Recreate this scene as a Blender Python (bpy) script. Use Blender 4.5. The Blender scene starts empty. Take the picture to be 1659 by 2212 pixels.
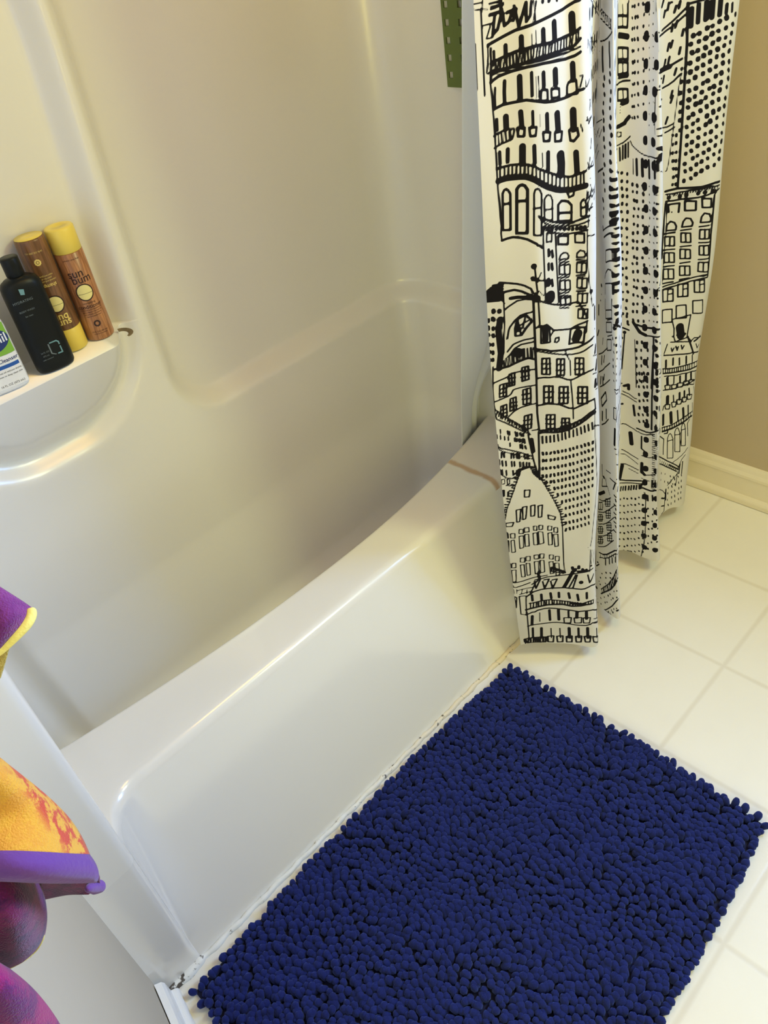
import bpy, bmesh, math, random
import numpy as np
from mathutils import Vector, Matrix

# ---------------------------------------------------------------- camera, light, exposure
SC = bpy.context.scene
COL = SC.collection
CAM = [1742.448, 0.886674, 0.676346, -0.184590, -1.676874, -0.781190, 1.675880]
def make_camera():
    f_, yaw, pit, rol = CAM[:4]
    cy, sy, cp, sp = math.cos(yaw), math.sin(yaw), math.cos(pit), math.sin(pit)
    f = Vector((cp*cy, cp*sy, -sp)); r = Vector((sy, -cy, 0)); u = r.cross(f)
    c, s = math.cos(rol), math.sin(rol)
    r2 = c*r + s*u; u2 = -s*r + c*u
    cam = bpy.data.cameras.new('camera'); o = bpy.data.objects.new('camera', cam); COL.objects.link(o)
    m = Matrix(((r2.x, u2.x, -f.x, CAM[4]), (r2.y, u2.y, -f.y, CAM[5]), (r2.z, u2.z, -f.z, CAM[6]), (0, 0, 0, 1)))
    o.matrix_world = m
    cam.sensor_fit = 'VERTICAL'; cam.sensor_height = 24.0
    cam.lens = f_ / 2212.0 * 24.0
    cam.clip_start = 0.01
    SC.camera = o
make_camera()
SC.view_settings.view_transform = 'Standard'
SC.view_settings.look = 'None'
SC.view_settings.gamma = 1
SC.view_settings.use_curve_mapping = False
SC.view_settings.exposure = 0.0
W = bpy.data.worlds.new('world'); SC.world = W; W.use_nodes = True
W.node_tree.nodes['Background'].inputs[0].default_value = (1.0, 0.80, 0.55, 1)
W.node_tree.nodes['Background'].inputs[1].default_value = 0.05

def area(name, loc, target, sx, sy, power, col):
    l = bpy.data.lights.new(name, 'AREA'); l.shape = 'RECTANGLE'; l.size = sx; l.size_y = sy
    l.energy = power; l.color = col
    o = bpy.data.objects.new(name, l); COL.objects.link(o); o.location = loc
    o.rotation_euler = (Vector(target) - Vector(loc)).to_track_quat('-Z', 'Y').to_euler()
    return o
area('window_daylight', (.565, -1.0, 1.70), (-1.0, -1.0, 1.70), 0.66, 0.94, 70, (0.21, 0.43, 1.0))
area('ceiling_lamp', (-.75, -0.30, 2.38), (-0.85, 0.30, 0.6), 0.50, 0.50, 8.2, (1.0, 0.50, 0.02))
area('room_fill', (-.20, -1.20, 2.30), (-1.30, 0.20, 0.3), 0.40, 0.40, 16.8, (0.93, 1.0, 0.48))  # added fill from high on the right, no fixture behind it
area('left_fill', (-2.45, -1.55, 1.40), (0.0, -1.0, 0.8), 0.80, 1.20, 22.5, (1.0, 0.90, 0.26))  # added fill from behind left, no door opening is modelled
# ---------------------------------------------------------------- materials
def mat(name, col=(.8, .8, .8), rough=.5, spec=.5, coat=0.0, noise=0, noise_scale=8, bump=0, bump_scale=60, metal=0, sheen=0, sub=0):
    m = bpy.data.materials.new(name); m.use_nodes = True
    nt = m.node_tree; b = nt.nodes['Principled BSDF']
    b.inputs['Base Color'].default_value = (*col, 1); b.inputs['Roughness'].default_value = rough
    b.inputs['Specular IOR Level'].default_value = spec; b.inputs['Coat Weight'].default_value = coat
    b.inputs['Coat Roughness'].default_value = .10; b.inputs['Metallic'].default_value = metal
    b.inputs['Sheen Weight'].default_value = sheen
    tc = nt.nodes.new('ShaderNodeTexCoord')
    if noise:
        n = nt.nodes.new('ShaderNodeTexNoise'); n.inputs['Scale'].default_value = noise_scale; n.inputs['Detail'].default_value = 4
        nt.links.new(tc.outputs['Object'], n.inputs['Vector'])
        mx = nt.nodes.new('ShaderNodeMix'); mx.data_type = 'RGBA'
        mx.inputs[6].default_value = (*[c*(1-noise) for c in col], 1); mx.inputs[7].default_value = (*[min(1, c*(1+noise)) for c in col], 1)
        nt.links.new(n.outputs['Fac'], mx.inputs[0]); nt.links.new(mx.outputs[2], b.inputs['Base Color'])
    if bump:
        n = nt.nodes.new('ShaderNodeTexNoise'); n.inputs['Scale'].default_value = bump_scale; n.inputs['Detail'].default_value = 3
        nt.links.new(tc.outputs['Object'], n.inputs['Vector'])
        bp = nt.nodes.new('ShaderNodeBump'); bp.inputs['Strength'].default_value = bump; bp.inputs['Distance'].default_value = .002
        nt.links.new(n.outputs['Fac'], bp.inputs['Height']); nt.links.new(bp.outputs[0], b.inputs['Normal'])
    return m
def nd(m, typ, **kw):
    n = m.node_tree.nodes.new(typ)
    for k, v in kw.items(): setattr(n, k, v)
    return n
def math_node(m, op, a, b=None, c=None):
    n = nd(m, 'ShaderNodeMath', operation=op)
    for i, v in enumerate((a, b, c)):
        if v is None: continue
        if isinstance(v, (int, float)): n.inputs[i].default_value = v
        else: m.node_tree.links.new(v, n.inputs[i])
    return n.outputs[0]
def mix_rgb(m, fac, a, b):
    n = nd(m, 'ShaderNodeMix', data_type='RGBA')
    for i, v in ((0, fac), (6, a), (7, b)):
        if isinstance(v, (int, float)): n.inputs[i].default_value = v
        elif isinstance(v, tuple): n.inputs[i].default_value = (*v, 1)
        else: m.node_tree.links.new(v, n.inputs[i])
    return n.outputs[2]
def smooth_step(m, v, a, b):
    n = nd(m, 'ShaderNodeMapRange', interpolation_type='SMOOTHSTEP')
    m.node_tree.links.new(v, n.inputs[0]); n.inputs[1].default_value = a; n.inputs[2].default_value = b
    return n.outputs[0]
def bsdf(m): return m.node_tree.nodes['Principled BSDF']
def obj_xyz(m):
    tc = nd(m, 'ShaderNodeTexCoord'); s = nd(m, 'ShaderNodeSeparateXYZ'); m.node_tree.links.new(tc.outputs['Object'], s.inputs[0])
    return tc.outputs['Object'], s.outputs[0], s.outputs[1], s.outputs[2]

GEL = (0.83, 0.815, 0.785)
M_gel = mat('white_gelcoat', GEL, rough=.25, spec=.5, coat=1.0, noise=.015, noise_scale=3, bump=.02, bump_scale=14)
bsdf(M_gel).inputs['Coat IOR'].default_value = 1.65
M_shell = M_gel.copy(); M_shell.name = 'white_gelcoat_worn'; bsdf(M_shell).inputs['Coat Roughness'].default_value = .24; bsdf(M_shell).inputs['Coat IOR'].default_value = 1.6; bsdf(M_shell).inputs['Roughness'].default_value = .4
# rim: same gelcoat, with the rusty stripe across its far end and warm light painted past it
M_rim = mat('white_gelcoat_stained_warm_lit', GEL, rough=.25, coat=1.0, bump=.02, bump_scale=14)
bsdf(M_rim).inputs['Coat IOR'].default_value = 1.65
_, X, Y, Z = obj_xyz(M_rim)
nz = nd(M_rim, 'ShaderNodeTexNoise'); nz.inputs['Scale'].default_value = 22; nz.inputs['Detail'].default_value = 5
M_rim.node_tree.links.new(_, nz.inputs['Vector'])
xx = math_node(M_rim, 'ADD', X, math_node(M_rim, 'MULTIPLY', math_node(M_rim, 'SUBTRACT', nz.outputs['Fac'], .5), .016))
d = math_node(M_rim, 'ABSOLUTE', math_node(M_rim, 'SUBTRACT', xx, .464))
stripe = math_node(M_rim, 'MULTIPLY', math_node(M_rim, 'SUBTRACT', 1.0, smooth_step(M_rim, d, .003, .013)), .8)
beyond = math_node(M_rim, 'MULTIPLY', smooth_step(M_rim, xx, .464, .475), .45)  # tan of the warm light past the stripe, put into the colour
c1 = mix_rgb(M_rim, beyond, GEL, (.80, .66, .52))
c2 = mix_rgb(M_rim, stripe, c1, (.50, .27, .09))
M_rim.node_tree.links.new(c2, bsdf(M_rim).inputs['Base Color'])

M_wall = mat('beige_wall_paint', (.51, .42, .30), rough=.75, spec=.25, noise=.02, noise_scale=5, bump=.12, bump_scale=220)
M_wall_l = mat('pale_wall_paint', (.55, .49, .39), rough=.7, spec=.25, noise=.02, noise_scale=5, bump=.12, bump_scale=220)
M_ceil = mat('ceiling_paint', (.62, .56, .46), rough=.8, spec=.2, bump=.1, bump_scale=150)
M_base = mat('cream_trim_paint', (.80, .73, .60), rough=.35, noise=.03, noise_scale=20)
M_trim = mat('white_trim_paint', (.86, .86, .85), rough=.3, noise=.03, noise_scale=30)
M_caulk = mat('mildewed_caulk', (.82, .80, .74), rough=.5)
_, X, Y, Z = obj_xyz(M_caulk)
nz = nd(M_caulk, 'ShaderNodeTexNoise'); nz.inputs['Scale'].default_value = 70; nz.inputs['Detail'].default_value = 4
M_caulk.node_tree.links.new(_, nz.inputs['Vector'])
near = math_node(M_caulk, 'SUBTRACT', 1.0, smooth_step(M_caulk, X, -.78, -.68))
thr = math_node(M_caulk, 'ADD', nz.outputs['Fac'], math_node(M_caulk, 'MULTIPLY', near, .16))
cc = mix_rgb(M_caulk, smooth_step(M_caulk, thr, .62, .70), mix_rgb(M_caulk, smooth_step(M_caulk, X, -.4, .2), (.84, .85, .84), (.80, .70, .52)), (.10, .085, .075))
M_caulk.node_tree.links.new(cc, bsdf(M_caulk).inputs['Base Color'])

# sheet-vinyl floor printed with 305 mm tiles
M_floor = mat('cream_vinyl_tile', (.84, .79, .70), rough=.22)
o3, X, Y, Z = obj_xyz(M_floor)
def tri(m, v, off):
    a = math_node(m, 'ADD', math_node(m, 'DIVIDE', v, .3048), off)
    fr = math_node(m, 'FRACT', math_node(m, 'ADD', a, 100.5))
    return math_node(m, 'MULTIPLY', math_node(m, 'ABSOLUTE', math_node(m, 'SUBTRACT', fr, .5)), .3048)
nz = nd(M_floor, 'ShaderNodeTexNoise'); nz.inputs['Scale'].default_value = 9; nz.inputs['Detail'].default_value = 5
M_floor.node_tree.links.new(o3, nz.inputs['Vector'])
wob = math_node(M_floor, 'MULTIPLY', math_node(M_floor, 'SUBTRACT', nz.outputs['Fac'], .5), .004)
dx = math_node(M_floor, 'ADD', tri(M_floor, X, 0), wob); dy = math_node(M_floor, 'ADD', tri(M_floor, Y, 0), wob)
g = math_node(M_floor, 'SUBTRACT', 1.0, smooth_step(M_floor, math_node(M_floor, 'MINIMUM', dx, dy), .001, .0095))
tone = mix_rgb(M_floor, nz.outputs['Fac'], (.83, .80, .74), (.87, .845, .79))
M_floor.node_tree.links.new(mix_rgb(M_floor, math_node(M_floor, 'MULTIPLY', g, .33), tone, (.60, .53, .42)), bsdf(M_floor).inputs['Base Color'])
n2 = nd(M_floor, 'ShaderNodeTexNoise'); n2.inputs['Scale'].default_value = 160; n2.inputs['Detail'].default_value = 2
M_floor.node_tree.links.new(o3, n2.inputs['Vector'])
hh = math_node(M_floor, 'SUBTRACT', math_node(M_floor, 'MULTIPLY', n2.outputs['Fac'], .5), g)
bp = nd(M_floor, 'ShaderNodeBump'); bp.inputs['Strength'].default_value = .25; bp.inputs['Distance'].default_value = .0012
M_floor.node_tree.links.new(hh, bp.inputs['Height']); M_floor.node_tree.links.new(bp.outputs[0], bsdf(M_floor).inputs['Normal'])

# ---------------------------------------------------------------- mesh helpers
def link(name, me, m=None, parent=None, smooth=True):
    o = bpy.data.objects.new(name, me); COL.objects.link(o)
    if m: me.materials.append(m)
    if smooth: me.polygons.foreach_set('use_smooth', [True]*len(me.polygons))
    if parent: o.parent = parent
    return o
def mesh(name, verts, faces):
    me = bpy.data.meshes.new(name); me.from_pydata([tuple(map(float, v)) for v in verts], [], faces); me.update(); return me
def grid_faces(n, k, closed=False):
    f = []
    for i in range(n-1):
        for j in range(k if closed else k-1):
            j2 = (j+1) % k
            f.append((i*k+j, i*k+j2, (i+1)*k+j2, (i+1)*k+j))
    return f
def grid_obj(name, rows, m, parent=None, closed=False, flip=False, caps=False):
    n = len(rows); k = len(rows[0]); f = grid_faces(n, k, closed)
    if caps: f += [tuple(range(k))[::-1], tuple((n-1)*k+j for j in range(k))]
    if flip: f = [q[::-1] for q in f]
    return link(name, mesh(name, [v for r in rows for v in r], f), m, parent)
def box_bm(bm, x0, x1, y0, y1, z0, z1):
    v = [bm.verts.new((x, y, z)) for x in (x0, x1) for y in (y0, y1) for z in (z0, z1)]
    for q in ((0, 1, 3, 2), (4, 6, 7, 5), (0, 4, 5, 1), (2, 3, 7, 6), (0, 2, 6, 4), (1, 5, 7, 3)): bm.faces.new([v[i] for i in q])
def bm_obj(name, bm, m, parent=None, smooth=False, bevel=0, seg=2):
    if bevel: bmesh.ops.bevel(bm, geom=list(bm.edges), offset=bevel, segments=seg, affect='EDGES', profile=.5)
    bmesh.ops.recalc_face_normals(bm, faces=list(bm.faces))
    me = bpy.data.meshes.new(name); bm.to_mesh(me); bm.free(); return link(name, me, m, parent, smooth)
def box(name, x0, x1, y0, y1, z0, z1, m, parent=None, bevel=0):
    bm = bmesh.new(); box_bm(bm, x0, x1, y0, y1, z0, z1); return bm_obj(name, bm, m, parent, bevel > 0, bevel)
def struct(o): o['kind'] = 'structure'; return o
def tag(o, label, cat, group=None):
    o['label'] = label; o['category'] = cat
    if group: o['group'] = group
    return o
def thing(name, loc, label, cat, group=None):
    o = bpy.data.objects.new(name, None); COL.objects.link(o); o.location = loc; o.empty_display_size = .05
    return tag(o, label, cat, group)
def sst(t): t = min(1, max(0, t)); return t*t*(3-2*t)
def lathe(name, prof, m, parent=None, seg=40, flat_y=1.0):
    rows = [[(r*math.cos(2*math.pi*j/seg), r*flat_y*math.sin(2*math.pi*j/seg), z) for j in range(seg)] for r, z in prof]
    return grid_obj(name, rows, m, parent, closed=True, caps=True)
def tube(name, pts, r, m, parent=None, seg=8):
    pts = [Vector(p) for p in pts]; rows = []
    for i, p in enumerate(pts):
        t = (pts[min(i+1, len(pts)-1)] - pts[max(i-1, 0)]).normalized()
        a = t.orthogonal().normalized() if i == 0 else (a - t*a.dot(t)).normalized()
        b = t.cross(a); rr = r[i] if isinstance(r, (list, tuple)) else r
        rows.append([tuple(p + a*rr*math.cos(2*math.pi*j/seg) + b*rr*math.sin(2*math.pi*j/seg)) for j in range(seg)])
    return grid_obj(name, rows, m, parent, closed=True, caps=True)

# ---------------------------------------------------------------- room shell
XF = 0.325           # far wall face
LW0 = Vector((-1.700, .150)); LW1 = Vector((-1.870, -.72))   # left wall runs slightly askew towards the camera
struct(box('floor', -2.6, XF+.30, -2.25, 1.02, -.06, 0, M_floor))
struct(box('ceiling', -2.6, XF+.30, -2.25, 1.02, 2.42, 2.5, M_ceil))
WY0, WY1, WZ0, WZ1 = -1.35, -.65, 1.20, 2.20     # window opening in the far wall
wb = bmesh.new()
for q in ((-2.25, WY0, 0, 2.42), (WY1, 1.02, 0, 2.42), (WY0, WY1, 0, WZ0), (WY0, WY1, WZ1, 2.42)): box_bm(wb, XF, XF+.30, *q)
struct(bm_obj('wall_far', wb, M_wall))
struct(box('wall_back', -2.6, XF, .90, 1.02, 0, 2.42, M_wall))
struct(box('wall_pier', -.105, XF, .172, .90, 0, 2.42, M_wall))
struct(box('wall_front', -2.6, XF+.1, -2.35, -2.25, 0, 2.42, M_wall))
def left_wall():
    bm = bmesh.new(); p = [(LW0.x, LW0.y), (LW1.x, LW1.y), (LW1.x-.12, LW1.y), (LW0.x-.12, LW0.y), (-1.82, .9), (-1.70, .9), (-1.70, .17), ]
    p = [(LW0.x, LW0.y), (LW1.x, LW1.y), (LW1.x-.12, LW1.y+.02), (-1.86, .15), (-1.86, .90), (-1.702, .90)]
    lo = [bm.verts.new((x, y, 0)) for x, y in p]; hi = [bm.verts.new((x, y, 2.42)) for x, y in p]
    bm.faces.new(lo); bm.faces.new(hi[::-1]); n = len(p)
    for i in range(n): bm.faces.new((lo[i], hi[i], hi[(i+1) % n], lo[(i+1) % n]))
    return struct(bm_obj('wall_left', bm, M_wall_l))
left_wall()
def sweep(name, prof, a, b, m, seg=1):
    """prof: (offset from wall, z); swept from a to b, offset to the room side (right of a->b)"""
    a = Vector(a); b = Vector(b); t = (b-a).normalized(); n = Vector((t.y, -t.x)); rows = []
    for i in range(seg+1):
        p = a.lerp(b, i/seg); rows.append([(p.x+n.x*o, p.y+n.y*o, z) for o, z in prof])
    return grid_obj(name, rows, m, caps=True)
def arc(cx, cz, r, a0, a1, n): return [(cx+r*math.cos(math.radians(a0+(a1-a0)*i/n)), cz+r*math.sin(math.radians(a0+(a1-a0)*i/n))) for i in range(n+1)]
# colonial profile with a quarter-round shoe
prof_far = [(0.0, .002), (.030, .002)] + [(.030, .012)] + arc(.016, .012, .014, 0, 80, 5) + [(.016, .028), (.0155, .085), (.018, .090), (.0175, .098), (.012, .108), (.009, .118), (.006, .124), (.0, .126)]
o = struct(sweep('baseboard_far', prof_far, (XF, .172), (XF, -2.25), M_base))
for p_ in o.data.polygons: p_.use_smooth = False
prof_l = [(0, .0), (.030, .0), (.030, .010)] + arc(.018, .010, .012, 0, 80, 5) + [(.017, .024), (.016, .062), (.012, .072), (.0, .078)]
o = struct(sweep('baseboard_left', prof_l, (LW1.x, LW1.y), (LW0.x, LW0.y-.012), M_trim))
for p_ in o.data.polygons: p_.use_smooth = False
prof_p = [(a_, z_) for a_, z_ in prof_far]
o = struct(sweep('baseboard_pier', prof_p, (-.10, .172), (XF-.03, .172), M_base))
for p_ in o.data.polygons: p_.use_smooth = False
# window in the far wall beyond the right edge of the frame (its daylight is the area lamp hung in it)
wf = bmesh.new()
for q in ((WY0, WY1, WZ0, WZ0+.03), (WY0, WY1, WZ1-.03, WZ1), (WY0, WY0+.03, WZ0, WZ1), (WY1-.03, WY1, WZ0, WZ1), (WY0, WY1, (WZ0+WZ1)/2-.012, (WZ0+WZ1)/2+.012)): box_bm(wf, XF+.24, XF+.26, *q)
struct(bm_obj('window_1', wf, M_trim))

# ---------------------------------------------------------------- tub and shower surround (one moulded piece)
TUB = thing('bathtub', (-.9, .15, 0), 'glossy white moulded bathtub with tall shower surround and bottle shelf', 'bathtub')
TP = Vector(TUB.location)
def tl(v): return (v[0]-TP.x, v[1]-TP.y, v[2]-TP.z)
XL, XR, YF, YB, RIM = -1.605, -.165, .150, .800, .420
FL0, FR1 = -1.702, -.100            # outer ends of the front flanges
def apron_y(x, z):
    full = .125*min(z, .40)/.40
    tl_, tr_ = (x-XL)/.085, (XR-x)/.055
    s = 1.0
    for t in (tl_, tr_):
        t = min(1, max(0, t)); s *= math.sqrt(max(0, 1-(1-t)**2))
    rr = min(.018, full)                       # rounded outer corner of the flange
    if x <= XL or x >= XR:
        t = 1 - max(0, (XL-x if x <= XL else x-XR))/.018
        return YF + (rr*(1-math.sqrt(max(0, 1-t*t))) if t > 0 else 0)
    return YF + rr + (full-rr)*s
def xs_dense():
    xs = [FL0, -1.68, -1.65, -1.63] + [XL-.018+.018*i/8 for i in range(8)]
    n = 20
    xs += [XL + .085*(i/n)**1.8 for i in range(n+1)]
    xs += [XL + .09 + (XR-XL-.15)*i/60 for i in range(61)]
    xs += [XR - .055*((n-i)/n)**1.8 for i in range(n+1)]
    xs += [XR+.018*i/8 for i in range(1, 9)] + [-.13, FR1]
    return xs
XS = xs_dense()
rows = []
for i in range(41):
    z = .395*i/40
    rows.append([tl((x, apron_y(x, z), z)) for x in XS])
grid_obj('apron', rows, M_gel, TUB, flip=True)
def inner_y(x):                       # front inner lip of the rim, bowed
    return .404 + .115*((x+.86)/.75)**2 if x > -.86 else .404 + .060*((x+.86)/.72)**2
RO, RI = .028, .012
rows = []
for x in XS:
    s = 0.0 if (x <= XL or x >= XR) else 1.0
    r = []
    ya = apron_y(x, .395); sc = min(1, (ya-YF)/.12) if s else 0
    # outer roll
    for i in range(9):
        a = math.radians(16.5 + (90-16.5)*i/8)
        r.append((x, ya + (RO*(math.cos(math.radians(16.5))-math.cos(a))*1.0), .395 + (RIM-.395)*((math.sin(a)-math.sin(math.radians(16.5)))/(1-math.sin(math.radians(16.5))))))
    y0 = r[-1][1]; yi = inner_y(x)
    for i in range(1, 9): r.append((x, y0 + (yi-RI-y0)*i/8, RIM))
    for i in range(1, 7):
        a = math.radians(90 - 90*i/6); r.append((x, yi-RI+RI*math.cos(a), RIM-RI+RI*math.sin(a)))
    r.append((x, yi+.002, RIM-.03)); r.append((x, yi+.008, RIM-.08))
    rows.append([tl(p) for p in r])
k0 = next(i for i, x in enumerate(XS) if x >= XL); k1 = max(i for i, x in enumerate(XS) if x <= XR)
grid_obj('rim', rows[k0:k1+1], M_rim, TUB, flip=False)

# surround walls: U-shaped path swept up, with the recessed panel and shelf niche pressed into it
P0 = .045
def u_path(iL=0.0, iR=0.0, iB=0.0):
    XL_, XR_, YB_ = XL+iL, XR-iR, YB-iB
    pts = []                                    # (x, y, nx, ny)  n points into the tub
    def line(a, b, n, nn):
        for i in range(n): pts.append((a[0]+(b[0]-a[0])*i/n, a[1]+(b[1]-a[1])*i/n, nn[0], nn[1]))
    def cor(cx, cy, r, a0, a1, n, sgn):
        for i in range(n):
            a = math.radians(a0+(a1-a0)*i/n); pts.append((cx+r*math.cos(a), cy+r*math.sin(a), sgn*math.cos(a), sgn*math.sin(a)))
    rb = .018; RC = .10
    line((FL0, YF), (XL-rb, YF), 5, (0, -1))
    cor(XL-rb, YF+rb, rb, -90, 0, 8, 1)
    line((XL, YF+rb), (XL, .30), 10, (1, 0)); line((XL, .30), (XL_, YB_-RC), 20, (1, 0))
    cor(XL_+RC, YB_-RC, RC, 180, 90, 16, -1)
    line((XL_+RC, YB_), (XR_-RC, YB_), 250, (0, -1))
    cor(XR_-RC, YB_-RC, RC, 90, 0, 18, -1)
    line((XR_, YB_-RC), (XR, .30), 30, (-1, 0)); line((XR, .30), (XR, YF+rb), 10, (-1, 0))
    cor(XR+rb, YF+rb, rb, 180, 270, 8, 1)
    line((XR+rb, YF), (FR1, YF), 5, (0, -1)); pts.append((FR1, YF, 0, -1))
    return pts
UP = u_path()
S = [0.0]
for a, b in zip(UP, UP[1:]): S.append(S[-1] + math.hypot(b[0]-a[0], b[1]-a[1]))
i_b0 = next(i for i, p in enumerate(UP) if p[3] == -1 and p[1] > .79)
S = [s - S[i_b0] + (XL+.10) for s in S]          # on the back wall s equals x
def rrect(s, z, s0, s1, z0, r):                  # inside-positive distance to an open-topped rounded rectangle
    dx_ = min(s-s0, s1-s); dz_ = z-z0
    if dx_ < r and dz_ < r: return r - math.hypot(r-dx_, r-dz_)
    return min(dx_, dz_)
def disp(s, z, e):
    fade = sst((s+1.56)/.07) * (1 - e)
    d1 = rrect(s, z, -.955 + .02*min(1, max(0, (z-1.0)/.5)), 9, .725, .13)
    s1 = sst((d1+.012)/.050)
    d2 = rrect(s, z, -1.47, -1.000 + .03*min(1, max(0, (z-1.0)/.5)), .800, .20)
    s2 = sst((d2+.022)/.050)
    if z < 1.0:
        q = (z-.80)/.20
        sc = .018 + .092*max(0, q)**.8
        # under-shelf scoop fades at its side ends
        sc = .012 + (sc-.012)*sst((d2-.004)/.075) if q > .0 else .012
    else: sc = 0.0
    return (P0*(1-s1)*(1-s2) + s2*sc) * fade
def ins(z):
    t = max(0, (RIM-z)/(RIM-.04)); return .040*t + .10*max(0, (t-.72)/.28)**2
zs = [.04 + (.395-.04)*i/38 for i in range(39)] + [.408] + [RIM + (1.0-.006-RIM)*i/110 for i in range(111)] + [.9965, .9985, 1.0, 1.0005, 1.004] + [1.01 + (2.10-1.01)*(i/120) for i in range(121)]
rows = []
for z in zs:
    r = []
    dn = ins(z)
    for (x, y, nx, ny), s in zip(u_path(dn*.8, dn*1.5, dn) if z < RIM else UP, S):
        e = sst((s-(S[-1]-.14))/.1) if nx <= 0 else 0
        e = 1.0 if s > S[-1]-.13 else e
        hgt = disp(s, z, e)
        r.append(tl((x+nx*hgt, y+ny*hgt , z)))
    rows.append(r)
kf = [y < .28 for _, y, *_n in UP]
ff = [f for f in grid_faces(len(rows), len(UP)) if not (zs[f[0]//len(UP)] < .394 and kf[f[0] % len(UP)])]
link('surround_wall', mesh('surround_wall', [v for r in rows for v in r], ff), M_shell, TUB)
# basin: inner side of the front wall and the floor of the tub
rows = []
for i in range(31):
    z = RIM-.06 - (RIM-.06-.04)*i/30; dn = ins(z)
    rows.append([tl((x, inner_y(x)+.005+dn, z)) for x in [XL+.002+(XR-XL-.004)*j/80 for j in range(81)]])
rows.append([(p[0], .95-TP.y-.25, p[2]-.0005) for p in rows[-1]])
grid_obj('basin', rows, M_shell, TUB)
# caulk bead along the foot of the apron
random.seed(4)
pts = []; rad = []
for i in range(200):
    x = -1.69 + 1.5*i/199
    pts.append(tl((x, YF-.004+.0015*math.sin(i*.7), .001))); rad.append(.0055+.0022*random.random() + (.004 if i < 12 else 0))
cb = tube('caulk_bead', pts, rad, M_caulk, TUB, seg=8)
cb['label'] = 'off-white caulk line with black mildew at its near end'
# painted shade for the recess at the right end of the bottle shelf
M_recess_shade = mat('shelf_recess_shade', (.20, .16, .09), rough=.6, noise=.4, noise_scale=60)
# ---------------------------------------------------------------- writing helpers
def text_verts(s, size, bold=0.0, extrude=0):
    cu = bpy.data.curves.new('writing', 'FONT'); cu.body = s; cu.size = size; cu.align_x = 'CENTER'; cu.align_y = 'CENTER'
    cu.offset = bold; cu.resolution_u = 3
    o = bpy.data.objects.new('writing', cu); COL.objects.link(o)
    bpy.context.view_layer.update()
    me = bpy.data.meshes.new_from_object(o.evaluated_get(bpy.context.evaluated_depsgraph_get()))
    v = [tuple(p.co) for p in me.vertices]; f = [tuple(p.vertices) for p in me.polygons]
    bpy.data.objects.remove(o); bpy.data.curves.remove(cu); bpy.data.meshes.remove(me)
    return v, f
def disc_verts(rx, ry, n=28):
    return [(0, 0)] + [(rx*math.cos(2*math.pi*i/n), ry*math.sin(2*math.pi*i/n)) for i in range(n)], [(0, 1+i, 1+(i+1) % n) for i in range(n)]
def ring_verts(r0, r1, n=28, a0=0, a1=360, wav=0):
    v = []
    for i in range(n+1):
        a = math.radians(a0+(a1-a0)*i/n); w = 1+wav*math.cos(12*a)
        v += [(r0*math.cos(a), r0*math.sin(a)), (r1*w*math.cos(a), r1*w*math.sin(a))]
    return v, [(2*i, 2*i+1, 2*i+3, 2*i+2) for i in range(n)]
def poly_verts(pts): return list(pts), [tuple(range(len(pts)))]
def split_long(v, f, lim=.004):
    bm = bmesh.new(); vs = [bm.verts.new((p[0], p[1], 0)) for p in v]
    for q in f:
        try: bm.faces.new([vs[i] for i in q])
        except ValueError: pass
    bmesh.ops.triangulate(bm, faces=list(bm.faces))
    for _ in range(5):
        e = [e for e in bm.edges if e.calc_length() > lim]
        if not e: break
        bmesh.ops.subdivide_edges(bm, edges=e, cuts=1); bmesh.ops.triangulate(bm, faces=list(bm.faces))
    bm.verts.index_update()
    out = [tuple(p.co)[:2] for p in bm.verts], [tuple(x.index for x in q.verts) for q in bm.faces]
    bm.free(); return out
def wrap(name, shapes, r, m, parent, theta=0.0, label=None):
    """shapes: list of (verts, faces, dx, dz, rot deg); wrapped round a vertical cylinder of radius r"""
    V = []; F = []
    for v, f, dx, dz, rot in shapes:
        v, f = split_long(v, f); b = len(V); c, s = math.cos(math.radians(rot)), math.sin(math.radians(rot))
        for p in v:
            x = p[0]*c - p[1]*s + dx; z = p[0]*s + p[1]*c + dz
            a = theta + x/r - math.pi/2
            V.append((r*math.cos(a), r*math.sin(a), z))
        F += [tuple(i+b for i in q) for q in f]
    o = link(name, mesh(name, V, F), m, parent, False)
    if label: o['label'] = label
    return o
def flat(name, shapes, fn, m, parent, label=None, lim=.006):
    V = []; F = []
    for v, f, dx, dz, rot in shapes:
        v, f = split_long(v, f, lim); b = len(V); c, s = math.cos(math.radians(rot)), math.sin(math.radians(rot))
        for p in v: V.append(fn(p[0]*c - p[1]*s + dx, p[0]*s + p[1]*c + dz))
        F += [tuple(i+b for i in q) for q in f]
    o = link(name, mesh(name, V, F), m, parent, False)
    if label: o['label'] = label
    return o
def T_(s, size, dx, dz, rot=0, bold=0.0): return (*text_verts(s, size, bold), dx, dz, rot)

# ---------------------------------------------------------------- bottles on the moulded shelf
def wood(name, a, b):
    m = mat(name, a, rough=.32, spec=.5)
    o3, X, Y, Z = obj_xyz(m)
    mp = nd(m, 'ShaderNodeMapping'); mp.inputs['Scale'].default_value = (60, 60, 5); m.node_tree.links.new(o3, mp.inputs[0])
    n = nd(m, 'ShaderNodeTexNoise'); n.inputs['Scale'].default_value = 2.2; n.inputs['Detail'].default_value = 5; n.inputs['Distortion'].default_value = 1.2
    m.node_tree.links.new(mp.outputs[0], n.inputs['Vector'])
    m.node_tree.links.new(mix_rgb(m, smooth_step(m, n.outputs['Fac'], .35, .68), a, b), bsdf(m).inputs['Base Color'])
    return m
M_wood_l = wood('light_woodgrain_print', (.30, .125, .055), (.56, .27, .13))
M_wood_d = wood('dark_woodgrain_print', (.13, .06, .025), (.27, .13, .06))
M_yel = mat('yellow_plastic', (.90, .70, .13), rough=.35)
M_ink = mat('dark_brown_ink', (.035, .012, .012), rough=.5)
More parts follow.
